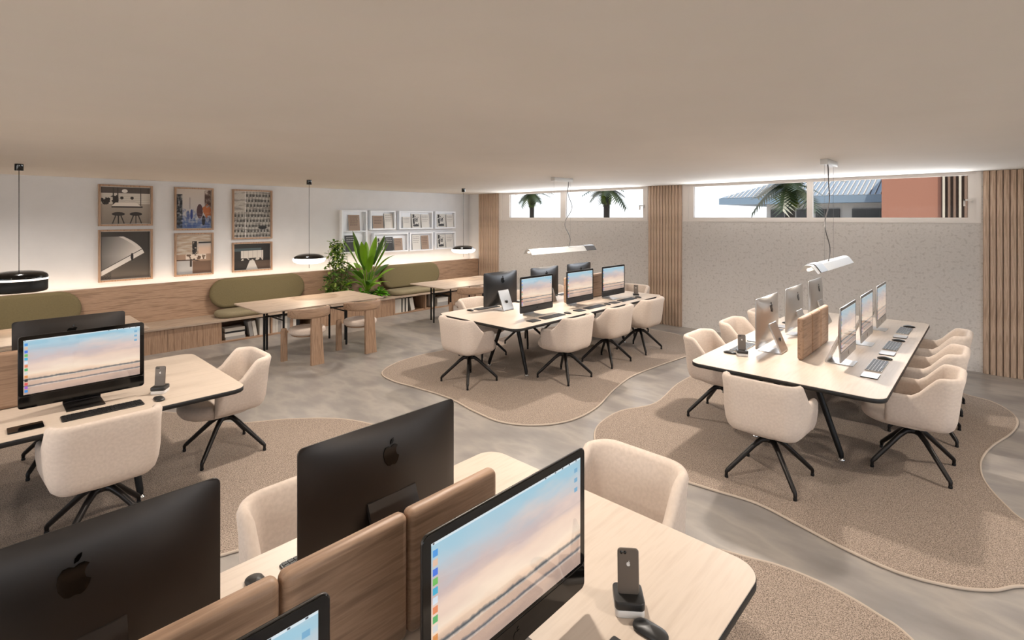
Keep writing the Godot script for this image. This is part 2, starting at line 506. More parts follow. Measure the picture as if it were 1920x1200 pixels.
# ================================================================ room shell
const X1 := 4.0
const Z1 := 4.0
func _shell() -> void:
	var s := ns()
	box2(s, Vector3(XW - 0.3, -0.15, ZW - 0.3), Vector3(X1 + 0.2, 0, Z1 + 0.2))
	struct(fin(s, "floor", M.floor), "polished grey concrete floor with cloudy streaks")
	s = ns()
	box2(s, Vector3(XW - 0.4, CEIL, ZW - 0.35), Vector3(X1 + 0.3, CEIL + 0.2, Z1 + 0.3))
	struct(fin(s, "ceiling", M.ceiling), "smooth beige plaster ceiling")
	s = ns()
	box2(s, Vector3(XW - 0.2, 0, ZW - 0.3), Vector3(XW, CEIL, Z1 + 0.2))
	box2(s, Vector3(XW, 0, ZW), Vector3(-9.55, CEIL, ZW + 0.012))
	struct(fin(s, "wall_left", M.plaster), "white plastered wall above the oak panelling")
	s = ns()
	box2(s, Vector3(X1, 0, ZW - 0.3), Vector3(X1 + 0.2, CEIL, -6.0))
	box2(s, Vector3(X1, 0, 2.5), Vector3(X1 + 0.2, CEIL, Z1 + 0.2))
	box2(s, Vector3(X1, 0, -6.0), Vector3(X1 + 0.2, 0.6, 2.5))
	box2(s, Vector3(X1, 2.45, -6.0), Vector3(X1 + 0.2, CEIL, 2.5))
	struct(fin(s, "wall_right", M.plaster), "plastered wall with a wide window")
	var w4 := base("window_4")
	struct(w4, "wide window in the wall facing the benches")
	s = ns()
	for k in 5:
		box(s, Vector3(X1 + 0.1, 1.525, lerpf(-6.0, 2.5, k / 4.0)), Vector3(0.08, 1.85, 0.06))
	for y in [0.63, 2.42]:
		box(s, Vector3(X1 + 0.1, y, -1.75), Vector3(0.08, 0.06, 8.5))
	fin(s, "frame", M.frame_white, w4)
	for k in 4:
		s = ns()
		box2(s, Vector3(X1 + 0.097, 0.66, lerpf(-6.0, 2.5, k / 4.0) + 0.03), Vector3(X1 + 0.103, 2.39, lerpf(-6.0, 2.5, (k + 1) / 4.0) - 0.03))
		fin(s, "pane", M.clear_pane, w4)
	s = ns()
	box2(s, Vector3(X1 + 0.3, CEIL, ZW - 0.35), Vector3(X1 + 1.9, CEIL + 0.2, Z1 + 1.6))  # unseen slab, added to keep direct sun out of this window
	struct(fin(s, "sun_block_slab", M.plaster), "unseen slab added to block sun from the window facing the benches")
	# wall behind the camera with a wide glazed opening under an added sun-blocking slab: its soft daylight falls on every surface turned to the camera
	s = ns()
	var wb := [-6.5, 3.0, 0.35, 2.45]
	box2(s, Vector3(XW, 0, Z1), Vector3(wb[0], CEIL, Z1 + 0.2))
	box2(s, Vector3(wb[1], 0, Z1), Vector3(X1, CEIL, Z1 + 0.2))
	box2(s, Vector3(wb[0], 0, Z1), Vector3(wb[1], wb[2], Z1 + 0.2))
	box2(s, Vector3(wb[0], wb[3], Z1), Vector3(wb[1], CEIL, Z1 + 0.2))
	struct(fin(s, "wall_back", M.plaster), "plastered wall opposite the ribbon windows")
	var w3 := base("window_3")
	struct(w3, "wide window opposite the ribbon windows")
	s = ns()
	for k in 6:
		var mx: float = lerpf(wb[0], wb[1], k / 5.0)
		box(s, Vector3(mx, (wb[2] + wb[3]) * 0.5, Z1 + 0.1), Vector3(0.06, wb[3] - wb[2], 0.08))
	box(s, Vector3((wb[0] + wb[1]) * 0.5, wb[2] + 0.03, Z1 + 0.1), Vector3(wb[1] - wb[0], 0.06, 0.08))
	box(s, Vector3((wb[0] + wb[1]) * 0.5, wb[3] - 0.03, Z1 + 0.1), Vector3(wb[1] - wb[0], 0.06, 0.08))
	fin(s, "frame", M.frame_white, w3)
	for k in 5:
		s = ns()
		box2(s, Vector3(lerpf(wb[0], wb[1], k / 5.0) + 0.03, wb[2] + 0.06, Z1 + 0.097), Vector3(lerpf(wb[0], wb[1], (k + 1) / 5.0) - 0.03, wb[3] - 0.06, Z1 + 0.103))
		fin(s, "pane", M.clear_pane, w3)
	s = ns()
	box2(s, Vector3(XW - 0.4, CEIL, Z1 + 0.3), Vector3(X1 + 0.3, CEIL + 0.2, Z1 + 1.6))  # overhang added out of view so no sun patches enter here
	struct(fin(s, "sun_block_slab", M.plaster), "unseen overhang added to keep sun out of the wide window")
	s = ns()
	box2(s, Vector3(-30, -0.25, Z1 + 0.2), Vector3(30, -0.05, Z1 + 40))
	box2(s, Vector3(X1 + 0.2, -0.25, ZW - 0.2), Vector3(30, -0.05, Z1 + 0.2))
	struct(fin(s, "patio", M.ground), "paved patio outside the wide windows")
	# window wall with two openings
	s = ns()
	var sill := 1.93
	var wins := [[-8.86, -4.83], [-4.12, -0.10]]
	box2(s, Vector3(XW, 0, ZW - 0.22), Vector3(X1, sill, ZW))
	var prev := XW
	for w in wins:
		box2(s, Vector3(prev, sill, ZW - 0.22), Vector3(w[0], CEIL, ZW))
		prev = w[1]
	box2(s, Vector3(prev, sill, ZW - 0.22), Vector3(X1, CEIL, ZW))
	struct(fin(s, "wall_front", M.concrete), "flecked light grey concrete wall under the windows")
	for i in 2:
		_window(i + 1, wins[i][0], wins[i][1], sill, [[-8.52, -6.96, -6.82, -4.94], [-3.93, -2.11, -2.03, -0.23]][i])
	# slatted oak panels
	var k := 1
	for p in [[-9.55, -8.87], [-4.80, -4.14], [-0.085, 0.66]]:
		var root := base("trim_%d" % k)
		struct(root, ["oak slat panel in the corner beside the bench", "oak slat panel between the two windows", "oak slat panel beyond the terracotta-view window"][k - 1])
		s = ns()
		box2(s, Vector3(p[0], 0.0, ZW), Vector3(p[1], CEIL, ZW + 0.012))
		fin(s, "backing", M.slat_oak_y, root)
		s = ns()
		rslab(s, tf(0, 0, 0), 0.0495, 0.034, 0.005, CEIL - 0.002, 0.001, 2, 1)
		s.generate_normals()
		var mesh := s.commit()
		var n := int(round((p[1] - p[0]) / 0.0605))
		for i in n:
			var o := inst(mesh, "slat", M.slat_oak_y, root)
			o.position = Vector3(p[0] + (i + 0.5) * (p[1] - p[0]) / n, 0.001, ZW + 0.029)
		k += 1

func _window(n: int, xa: float, xb: float, sill: float, g: Array) -> void:
	var root := base("window_%d" % n)
	struct(root, ["high ribbon window showing two palms", "high ribbon window showing blue-roofed house and terracotta block"][n - 1])
	var zf := ZW - 0.03
	var s := ns()
	# fixed outer frame
	for b in [[xa, sill, xb, 1.965], [xa, 2.575, xb, CEIL], [xa, 1.965, xa + 0.10, 2.575], [xb - 0.05, 1.965, xb, 2.575]]:
		box2(s, Vector3(b[0], b[1], zf - 0.07), Vector3(b[2], b[3], zf + 0.035))
	fin(s, "frame", M.frame_white, root)
	for i in 2:
		var l: float = g[i * 2]; var r: float = g[i * 2 + 1]
		var lo: float = xa + 0.10 if i == 0 else (g[1] + g[2]) * 0.5
		var hi: float = (g[1] + g[2]) * 0.5 if i == 0 else xb - 0.05
		s = ns()
		for b in [[lo, 1.965, hi, 2.0], [lo, 2.555, hi, 2.575], [lo, 2.0, l, 2.555], [r, 2.0, hi, 2.555]]:
			if b[2] - b[0] > 0.002: box2(s, Vector3(b[0], b[1], zf - 0.05), Vector3(b[2], b[3], zf + 0.015))
		var o := fin(s, "sash", M.frame_white, root)
		s = ns()
		box2(s, Vector3(l, 2.0, zf - 0.026), Vector3(r, 2.555, zf - 0.02))
		fin(s, "pane", M.pane, o)
	s = ns()
	var hx := xb - 0.09
	box2(s, Vector3(hx - 0.012, 2.19, zf + 0.015), Vector3(hx + 0.012, 2.25, zf + 0.03))
	box2(s, Vector3(hx - 0.085, 2.22, zf + 0.03), Vector3(hx + 0.012, 2.24, zf + 0.05))
	box2(s, Vector3(hx - 0.085, 2.15, zf + 0.03), Vector3(hx - 0.065, 2.24, zf + 0.05))
	fin(s, "handle", M.white_plastic, root)

# ================================================================ outside
func _outside() -> void:
	var s := ns()
	box2(s, Vector3(-60, 1.0, -75), Vector3(40, 1.2, ZW - 0.25))
	struct(fin(s, "ground", M.ground), "paved ground outside the windows")
	# house with blue standing-seam roof
	var root := thing("house", "white house with blue standing-seam roof and dark windows beyond the window", "house", Vector3.ZERO)
	var z := -24.0
	var e0 := on_z(1348, 378, z)
	var xe := -2.9
	s = ns()
	box2(s, Vector3(on_z(1425, 390, z).x, 1.2, z - 6), Vector3(xe, 2.62, z - 0.9))
	fin(s, "wall", M.house_wall, root)
	s = ns()
	box2(s, Vector3(e0.x, 2.60, z - 7.5), Vector3(xe, 2.89, z))
	fin(s, "fascia", M.fascia_blue, root)
	# sloped roof planes, hipped on the side of the palms
	var ridge := 4.5
	var a := Vector3(e0.x, 2.90, z); var b := Vector3(xe, 2.90, z); var c := Vector3(xe, ridge, z - 4.0); var d := Vector3(e0.x + 4.0, ridge, z - 4.0); var e := Vector3(e0.x, 2.90, z - 8)
	s = ns()
	flat(s)
	quad(s, a, d, c, b)
	tri(s, a, e, d)
	quad(s, e, Vector3(xe, 2.9, z - 8), c, d)
	var roof := fin(s, "roof", M.roof_blue, root)
	for i in 34:
		var x := xe - 0.05 - i * 0.18
		var t := clampf((x - e0.x) / 4.0, 0, 1)
		s = ns()
		var p := Vector3(x, 2.91, z); var q := Vector3(x, 2.91 + (ridge - 2.9) * t, z - 4.0 * t)
		tube(s, [p, q], 0.03, -1, 4)
		fin(s, "seam", M.house_wall, roof)
	for w in [[1446, 1470], [1494, 1512], [1530, 1575], [1598, 1652]]:
		var l := on_z(w[0], 393, z - 0.9); var r := on_z(w[1], 393, z - 0.9)
		s = ns()
		box2(s, Vector3(l.x, 1.5, z - 0.9), Vector3(r.x, 2.36, z - 0.82))
		var o := fin(s, "window", M.dark_frame, root)
		s = ns()
		var mid := (l.x + r.x) * 0.5
		box2(s, Vector3(l.x + 0.06, 1.55, z - 0.82), Vector3(mid - 0.03, 2.29, z - 0.81))
		box2(s, Vector3(mid + 0.03, 1.55, z - 0.82), Vector3(r.x - 0.06, 2.29, z - 0.81))
		fin(s, "pane", M.dark_glass, o)
	# terracotta block with vertical louvres
	root = thing("terracotta_block", "terracotta rendered building block with brown vertical louvres", "building", Vector3.ZERO)
	z = -22.0
	var tl := on_z(1653, 335, z).x
	var tr := on_z(1764, 335, z).x
	s = ns()
	box2(s, Vector3(tl, 1.2, z - 5), Vector3(tr, 5.0, z))
	fin(s, "wall", M.terracotta, root)
	s = ns()
	box2(s, Vector3(tr, 1.2, z - 5), Vector3(tr + 0.62, 5.0, z - 0.6))
	fin(s, "recess_wall", M.brown_metal, root)
	s = ns()
	box2(s, Vector3(-0.03, 1.2, -0.1), Vector3(0.03, 5.0, 0.1))
	s.generate_normals()
	var lm := s.commit()
	for i in 13:
		var o2 := inst(lm, "louvre", M.brown_metal if i % 3 else M.cream_wall, root)
		o2.position = Vector3(tr + 0.08 + i * 0.135, 0, z + 0.05)
	# pale building glimpsed between the louvres
	root = thing("pale_building", "pale building with dark window band glimpsed between the louvres", "building", Vector3.ZERO)
	s = ns()
	box2(s, Vector3(tr + 0.66, 1.2, z - 9), Vector3(tr + 6, 6, z - 4))
	fin(s, "wall", M.cream_wall, root)
	for w in [[2.25, 2.5, "dark_glass"], [2.5, 2.85, "fascia_blue"], [1.6, 2.0, "dark_glass"]]:
		s = ns()
		box2(s, Vector3(tr + 0.7, w[0], z - 4), Vector3(tr + 6, w[1], z - 3.95))
		fin(s, "window_band", M[w[2]], root)
	# palms
	_palm(on_z(997, 374, -30), 1.45, 0.17, 11, "palm tree with dark trunk seen beside the window edge near the bench corner")
	_palm(on_z(1137, 368, -26), 1.45, 0.17, 12, "palm tree with drooping skirt seen through the pane with the handle")
	_palm(on_z(1480, 366, -16), 1.0, 0.12, 13, "palm tree standing in front of the blue roof")

func _palm(c: Vector3, size: float, tr: float, sd: int, label: String) -> void:
	var r := RandomNumberGenerator.new()
	r.seed = sd
	var root := thing("palm_tree", label, "palm", Vector3(c.x, 1.2, c.z), 0.0, "palms outside the windows")
	var top := c.y - 1.2 + size * 0.35
	var s := ns()
	tube(s, [Vector3(0, 0, 0), Vector3(0.02, top * 0.5, 0), Vector3(0, top, 0)], tr, tr * 1.2, 10)
	fin(s, "trunk", M.palm_bark, root)
	var variants := []
	for v in 3:
		s = ns()
		flat(s)
		# frond along +x, drooping; leaflets either side
		var n := 16
		for i in n:
			var t := float(i) / n
			var p := Vector3(t, -0.55 * t * t * (0.7 + 0.4 * v), 0)
			var p2 := Vector3(t + 0.07, -0.55 * (t + 0.07) * (t + 0.07) * (0.7 + 0.4 * v), 0)
			var len := 0.42 * sin(PI * (0.12 + 0.8 * t)) + 0.05
			for sd2 in [-1, 1]:
				tri(s, p, p + Vector3(0.20, -0.12 - 0.1 * v, len * sd2), p2 + Vector3(0.02, 0, 0))
		s.generate_normals()
		var am := s.commit()
		variants.append(am)
	for i in 52:
		var o := inst(variants[i % 3], "frond", M.palm_leaf if i >= 18 and i % 4 else M.palm_top, root)
		var el: float
		var lower := i >= 18
		el = r.randf_range(-78, -50) if lower else r.randf_range(-8, 58)
		var sc := size * (r.randf_range(0.42, 0.56) if lower else r.randf_range(0.75, 1.05))
		o.transform = Transform3D(Basis.from_euler(Vector3(0, TAU * i * 0.382, 0)) * Basis.from_euler(Vector3(0, 0, deg_to_rad(el))) * Basis.from_scale(Vector3.ONE * sc), Vector3(0, top - (0.1 if lower else 0.0), 0))

# ================================================================ wall bench, panelling, cushions, books
func _bench_wall() -> void:
	var s := ns()
	var z0 := ZW + 0.05
	var z1 := Z1
	# panelling: joined vertical boards with horizontal grain
	var root := base("trim_4")
	struct(root, "oak wall panelling with lit ledge behind the benches")
	var zz := z1
	while zz > z0 + 0.01:
		var ze := maxf(zz - 2.4, z0)
		s = ns()
		box2(s, Vector3(XP - 0.12, 0.0, ze + 0.0015), Vector3(XP, 0.955, zz - 0.0015))
		fin(s, "panel", M.oak_z, root)
		zz = ze
	s = ns()
	box2(s, Vector3(XW, 0.0, z0), Vector3(XP - 0.12, 0.86, z1))
	fin(s, "ledge", M.plaster, root)
	s = ns()
	box2(s, Vector3(XW + 0.10, 0.86, z0), Vector3(XW + 0.16, 0.875, z1))
	tag(fin(s, "led_light_strip", M.glow_warm, root), "warm glowing light strip")
	# built-in bench: worktop-like seat board and cabinet units below
	s = ns()
	box2(s, Vector3(XP, 0.34, z0), Vector3(XB + 0.03, 0.37, z1))
	tag(fin(s, "long_bench", M.pale_oak_z), "long oak seat board running along the panelled wall", "bench")
	var N := [-2.753, -4.281, -5.992, -7.497]
	for u in [[z1, N[0], "wall"], [N[1], N[2], "mid"], [N[3], z0, "end"]]:
		var t := thing("bench_cabinet", {"wall": "closed oak bench cabinet beside the shelf of leaning books", "mid": "closed oak bench cabinet below the plants", "end": "closed oak bench cabinet against the window wall corner"}[u[2]], "cabinet", Vector3.ZERO, 0, "closed cabinets under the bench")
		s = ns()
		box2(s, Vector3(XP, 0, u[1]), Vector3(XB - 0.02, 0.34, u[0]))
		fin(s, "carcass", M.oak_y, t)
		var zc: float = u[0]
		while zc - u[1] > 0.05:
			var w: float = minf(0.86, zc - u[1])
			s = ns()
			box2(s, Vector3(XB - 0.02, 0.0, zc - w + 0.001), Vector3(XB, 0.34, zc - 0.001))
			fin(s, "door", M.oak_y, t)
			zc -= w
	var no := 0
	for u in [[N[0], -3.53, N[1]], [N[2], -6.778, N[3]]]:
		var t := thing("open_shelf", ["open oak bench shelf holding stacked and leaning books", "open oak bench shelf with white binders and an empty bay"][no], "shelf", Vector3.ZERO, 0, "open shelves under the bench")
		s = ns()
		box2(s, Vector3(XP, 0, u[2]), Vector3(XB, 0.025, u[0]))
		fin(s, "bottom_board", M.oak_z, t)
		s = ns()
		box2(s, Vector3(XP, 0.025, u[2]), Vector3(XP + 0.02, 0.34, u[0]))
		fin(s, "back_board", M.oak_z, t)
		s = ns()
		box2(s, Vector3(XP + 0.02, 0.025, u[1] - 0.012), Vector3(XB - 0.01, 0.34, u[1] + 0.012))
		fin(s, "divider", M.oak_y, t)
		no += 1
	# cushions
	var cu := [[0.5, -1.1, "farthest from the plants"], [-2.735, -4.34, "behind the table with two chairs"], [-6.01, -7.57, "beside the plants towards the windows"]]
	for c in cu:
		var w: float = c[0] - c[1]
		s = ns()
		rslab(s, Transform3D(Basis.from_euler(Vector3(0, 0, deg_to_rad(-84))), Vector3(XP + 0.012, 0.71, (c[0] + c[1]) * 0.5)), 0.50, w, 0.25, 0.10, 0.045, 12, 4)
		tag(fin(s, "backrest_cushion", M.olive), "olive green pill-shaped backrest cushion " + c[2], "cushion", "olive backrest cushions")
		s = ns()
		rslab(s, tf(XP + 0.11 + 0.245, 0.37, (c[0] + c[1]) * 0.5), 0.48, w, 0.2, 0.10, 0.045, 12, 4)
		tag(fin(s, "seat_cushion", M.olive_pad), "grey-olive flat seat cushion under the backrest " + c[2], "cushion", "olive seat cushions")
	_books()

func _book(called: String, m: Material, x: Transform3D, h: float, w: float, th: float, label: String, group: String) -> void:
	# standing book: height y, depth along x (spine at +x), thickness z
	var t := thing(called, label, "book", Vector3.ZERO, 0, group)
	t.transform = x
	var s := ns()
	box2(s, Vector3(-w, 0, -th * 0.5), Vector3(0, h, -th * 0.5 + 0.003))
	box2(s, Vector3(-w, 0, th * 0.5 - 0.003), Vector3(0, h, th * 0.5))
	box2(s, Vector3(-0.003, 0, -th * 0.5 + 0.003), Vector3(0, h, th * 0.5 - 0.003))
	fin(s, "cover", m, t)
	s = ns()
	box2(s, Vector3(-w + 0.005, 0.004, -th * 0.5 + 0.003), Vector3(-0.003, h - 0.004, th * 0.5 - 0.003))
	fin(s, "pages", M.paper, t)

func _books() -> void:
	var xs := XB - 0.04
	var y := 0.025
	# flat stack
	var i := 0
	for b in [[0.05, "paper_grey"], [0.055, "paper"], [0.03, "paper_dark"], [0.05, "paper"]]:
		var zc := -2.97 + 0.01 * (i % 2)
		_book("book", M[b[1]], Transform3D(Basis.from_euler(Vector3(PI / 2, 0, 0)) , Vector3(xs, y + b[0] * 0.5, zc - 0.15)), 0.30, 0.22, b[0], "%s book, %s up in the flat stack on the bench shelf" % [{"paper_grey": "grey", "paper": "white", "paper_dark": "black"}[b[1]], ["lowest", "second", "third", "topmost"][i]], "flat stack of books")
		y += b[0]
		i += 1
	y = 0.0255
	# leaning pair
	for k in 2:
		_book("book", M.paper_grey if k == 0 else M.paper, Transform3D(Basis.from_euler(Vector3(deg_to_rad(9), 0, 0)), Vector3(xs, y + 0.005, -3.20 - k * 0.062 - 0.02)), 0.25, 0.2, 0.055, ["grey", "white"][k] + " book leaning beside the flat stack", "leaning books")
	var z := -3.345
	var cols := ["paper", "paper", "paper_grey", "paper_dark", "paper", "paper"]
	for k in 4:
		var th: float = [0.05, 0.04, 0.016, 0.05][k]
		z -= th * 0.5
		_book("book", M[["paper", "paper_grey", "paper_dark", "paper"][k]], tf(xs, y, z), 0.285 - 0.012 * (k % 3), 0.2, th, "%s upright book, %s along after the leaning pair" % [["white", "grey", "black", "white"][k], ["first", "second", "third", "fourth"][k]], "upright books by the divider")
		z -= th * 0.5 + 0.002
	z = -3.555
	for k in 9:
		var th: float = [0.05, 0.04, 0.055, 0.045, 0.05, 0.04, 0.055, 0.05, 0.06][k]
		var cc: String = cols[(k * 2 + 1) % 3] if k < 6 else ["paper_tan", "paper", "paper_dark"][k - 6]
		z -= th * 0.5
		_book("book", M[cc], tf(xs, y, z), 0.27 - 0.014 * (k % 3) - (0.07 if k > 5 else 0.0), 0.2, th, "%s upright book, number %s past the shelf divider behind the oak chairs" % [{"paper": "white", "paper_grey": "grey", "paper_dark": "black", "paper_tan": "tan"}[cc], ["one", "two", "three", "four", "five", "six", "seven", "eight", "nine"][k]], "upright books past the divider")
		z -= th * 0.5 + 0.003
	# far shelf
	z = N2() - 0.02
	for k in 7:
		var th: float = [0.075, 0.08, 0.028, 0.05, 0.028, 0.05, 0.02][k]
		var cc: String = ["paper", "paper", "paper_dark", "paper", "paper_dark", "paper", "paper_dark"][k]
		z -= th * 0.5
		_book("binder", M[cc], tf(xs, y, z), 0.285, 0.2, th, "%s binder, number %s in the row below the plants" % [{"paper": "white", "paper_dark": "black"}[cc], ["one", "two", "three", "four", "five", "six", "seven"][k]], "binders on the far shelf")
		z -= th * 0.5 + 0.002
	_book("binder", M.paper, Transform3D(Basis.from_euler(Vector3(deg_to_rad(12), 0, 0)), Vector3(xs, y + 0.01, z - 0.11)), 0.27, 0.2, 0.09, "thick white binder leaning against the binder row", "binders on the far shelf")
	_book("book", M.paper, Transform3D(Basis.from_euler(Vector3(deg_to_rad(-8), 0, 0)), Vector3(xs, y + 0.008, -6.99)), 0.27, 0.2, 0.05, "white book leaning past the empty bay", "books on the far shelf")
	y = 0.025
	for k in 2:
		_book("book", M.paper if k else M.paper_grey, Transform3D(Basis.from_euler(Vector3(PI / 2, 0, 0)), Vector3(xs, y + 0.045, -7.42)), 0.30, 0.2, 0.09, ["lower", "upper"][k] + " thick pale book of the flat pair on the far shelf", "books on the far shelf")
		y += 0.09
func N2() -> float:
	return -5.992

# ================================================================ rugs
func _rugs() -> void:
	var A := [fp(716, 700), fp(742, 682), fp(790, 667), fp(850, 655), Vector3(-5.9, 0, -5.9), Vector3(-5.85, 0, -7.2), Vector3(-5.1, 0, -8.15), Vector3(-3.9, 0, -8.25), Vector3(-3.2, 0, -7.5), fp(1290, 668), fp(1235, 687), fp(1185, 707), fp(1150, 733), fp(1118, 766), fp(1070, 790), fp(1005, 799), fp(940, 793), fp(890, 773), fp(840, 747), fp(780, 728), fp(735, 715)]
	var B := [fp(1115, 815), fp(1128, 793), fp(1165, 772), fp(1230, 757), Vector3(-2.75, 0, -6.0), Vector3(-2.6, 0, -7.3), Vector3(-1.8, 0, -8.3), Vector3(-0.6, 0, -8.35), fp(1800, 737), fp(1860, 755), fp(1897, 776), fp(1908, 795), fp(1895, 815), fp(1862, 837), fp(1843, 858), fp(1838, 880), fp(1848, 908), fp(1880, 945), fp(1925, 982), Vector3(0.42, 0, -4.62), Vector3(0.56, 0, -4.3), Vector3(0.42, 0, -4.02), fp(1925, 1103), fp(1860, 1110), fp(1780, 1102), fp(1680, 1075), fp(1580, 1030), fp(1500, 988), fp(1420, 947), fp(1340, 922), fp(1268, 900), fp(1170, 872), fp(1124, 845)]
	var C := [fp(690, 796), fp(630, 787), fp(540, 788), fp(454, 795), fp(385, 790), fp(330, 777), fp(280, 776), fp(220, 790), Vector3(-6.3, 0, -0.6), Vector3(-6.5, 0, 0.6), Vector3(-5.8, 0, 1.9), Vector3(-4.4, 0, 2.2), Vector3(-3.2, 0, 1.5), Vector3(-2.7, 0, 0.4), fp(300, 1085), fp(420, 1043), fp(480, 1025), fp(600, 980), fp(700, 920), fp(745, 850), fp(730, 812)]
	var D := [Vector3(-1.3, 0, -3.02), fp(1413, 1052), fp(1462, 1065), fp(1530, 1092), fp(1590, 1122), fp(1644, 1155), fp(1706, 1200), Vector3(-0.02, 0, -2.75), Vector3(0.22, 0, -2.2), Vector3(0.32, 0, -1.4), Vector3(0.3, 0, -0.4), Vector3(0.1, 0, 0.8), Vector3(-0.6, 0, 1.9), Vector3(-1.5, 0, 1.7), Vector3(-1.72, 0, 0.4), Vector3(-1.68, 0, -1.0), Vector3(-1.72, 0, -2.0), Vector3(-1.62, 0, -2.7)]
	var labels := ["beige blob-shaped loop rug under the desk below the palm window", "beige blob-shaped loop rug under the desk with silver monitors", "beige blob-shaped loop rug under the black-monitor desk by the bench tables", "beige blob-shaped loop rug under the long-divider desk"]
	var i := 0
	for r in [A, B, C, D]:
		_rug(r, labels[i])
		i += 1
func _rug(pts: Array, label: String) -> void:
	var poly := PackedVector2Array()
	var n := pts.size()
	for i in n:
		for k in 6:
			var t := k / 6.0
			var p: Vector3 = pts[i].cubic_interpolate(pts[(i + 1) % n], pts[(i + n - 1) % n], pts[(i + 2) % n], t)
			poly.append(Vector2(p.x, p.z))
	var root := thing("rug", label, "rug", Vector3.ZERO, 0, "blob-shaped rugs")
	var s := ns()
	extr(s, poly, Transform3D(Basis(Vector3(1, 0, 0), Vector3(0, 0, 1), Vector3(0, -1, 0)), Vector3(0, 0.012, 0)), 0.012)
	fin(s, "pile", M.rug, root)
	s = ns()
	var ring := []
	for p in poly: ring.append(Vector3(p.x, 0.009, p.y))
	ring.append(ring[0])
	tube(s, ring, 0.009, -1, 6)
	fin(s, "piping", M.rug_edge, root)

# ================================================================ desks and what stands on them
const DK := {
	"silver": {"x": -1.235, "za": -7.82, "zb": -4.31, "mon": [-5.21, -6.12, -7.03], "name": "silver-monitor desk", "part": [-5.02, -5.99]},
	"palm": {"x": -4.60, "za": -7.73, "zb": -4.21, "mon": [-5.01, -5.96, -6.84], "name": "palm-window desk", "part": [-6.02, -7.08]},
	"bench": {"x": -4.74, "za": -1.42, "zb": 2.09, "mon": [-0.53], "name": "black-monitor desk by the bench tables", "part": [-0.75, 0.35]},
	"divider": {"x": -1.295, "za": -1.955, "zb": 1.55, "mon": [-1.045, -0.17], "name": "desk with the three-panel divider", "part": [-1.28, -0.15]},
}
var SHORT := {"silver": "silver-monitor desk", "palm": "palm-window desk", "bench": "desk by bench tables", "divider": "long-divider desk"}

func _desks() -> void:
	var mons := {"silver": _monitor("silver_alu", "silver_alu", "logo_grey", "silver_alu"), "grey": _monitor("grey_alu", "silver_alu", "logo_black", "grey_alu"), "dark": _monitor("black_alu", "black_alu", "logo_black", "bezel")}
	var kbs := {"silver": _keyboard("silver_alu", "key_silver"), "grey": _keyboard("grey_alu", "key_dark"), "dark": _keyboard("dark_plastic", "key_dark")}
	var pads := {"silver": _trackpad("silver_alu"), "grey": _trackpad("grey_alu"), "dark": _trackpad("bezel")}
	var mice := {"silver": _mouse("dark_plastic"), "grey": _mouse("dark_plastic"), "dark": _mouse("dark_plastic")}
	for k in DK:
		var d: Dictionary = DK[k]
		_desk(d, k)
		_divider(d, k)
		var style: String = {"silver": "silver", "palm": "grey", "bench": "dark", "divider": "dark"}[k]
		var i := 0
		for z in d.mon:
			for side in [1, -1]:
				var x: float = d.x + 0.33 * side
				var yaw: float = PI / 2 * side
				var cnt: int = d.mon.size()
				var which: String = ("" if cnt == 1 else (", %s the windows" % (["third from", "second from", "nearest"][i] if cnt == 3 else ["nearest", "second from"][i])))
				var sd: String = ", bench side" if side < 0 else ", away from bench"
				var at := Vector3(x, 0.74, z)
				var sn: String = SHORT[k]
				var b := Basis.from_euler(Vector3(0, yaw, 0))
				var col: String = {"silver": "silver", "grey": "grey", "dark": "black"}[style]
				place(mons[style], "desktop_computer", at, yaw, "%s all-in-one computer on %s%s%s" % [col, sn, which, sd], "computer", "computers on the " + sn)
				if not (k == "bench" and side < 0):
					place(kbs[style], "keyboard", at + b * Vector3(0.07, 0, 0.195), yaw, "%s keyboard on %s%s%s" % [col, sn, which, sd], "keyboard", "keyboards on the " + sn)
					place(pads[style], "trackpad", at + b * Vector3(-0.30, 0, 0.20), yaw, "%s flat trackpad on %s%s%s" % [col, sn, which, sd], "trackpad", "trackpads on the " + sn)
					place(mice[style], "mouse", at + b * Vector3(0.37, 0, 0.21), yaw, "%s computer mouse on %s%s%s" % ["dark", sn, which, sd], "mouse", "mice on the " + sn)
			i += 1
	var dock := _dock()
	for e in [["divider", Vector3(-0.855, 0.74, -1.457), 38.0], ["silver", Vector3(-1.669, 0.74, -4.846), 30.0], ["bench", Vector3(-4.366, 0.74, -0.941), 55.0], ["palm", Vector3(-4.13, 0.74, -7.27), 35.0]]:
		var d2 := place(dock[0], "charging_dock", e[1], deg_to_rad(e[2]), "square grey and white phone charging dock on " + SHORT[e[0]], "dock", "phone docks")
		var p := place(dock[1], "phone", d2.position + Vector3(0, 0.046, 0), d2.rotation.y, "grey smartphone standing in the dock on " + SHORT[e[0]], "phone", "phones in docks")
	for n in protos: n.free()

var protos := []
func proto() -> Node3D:
	var o := Node3D.new()
	o.name = "proto"
	protos.append(o)
	return o

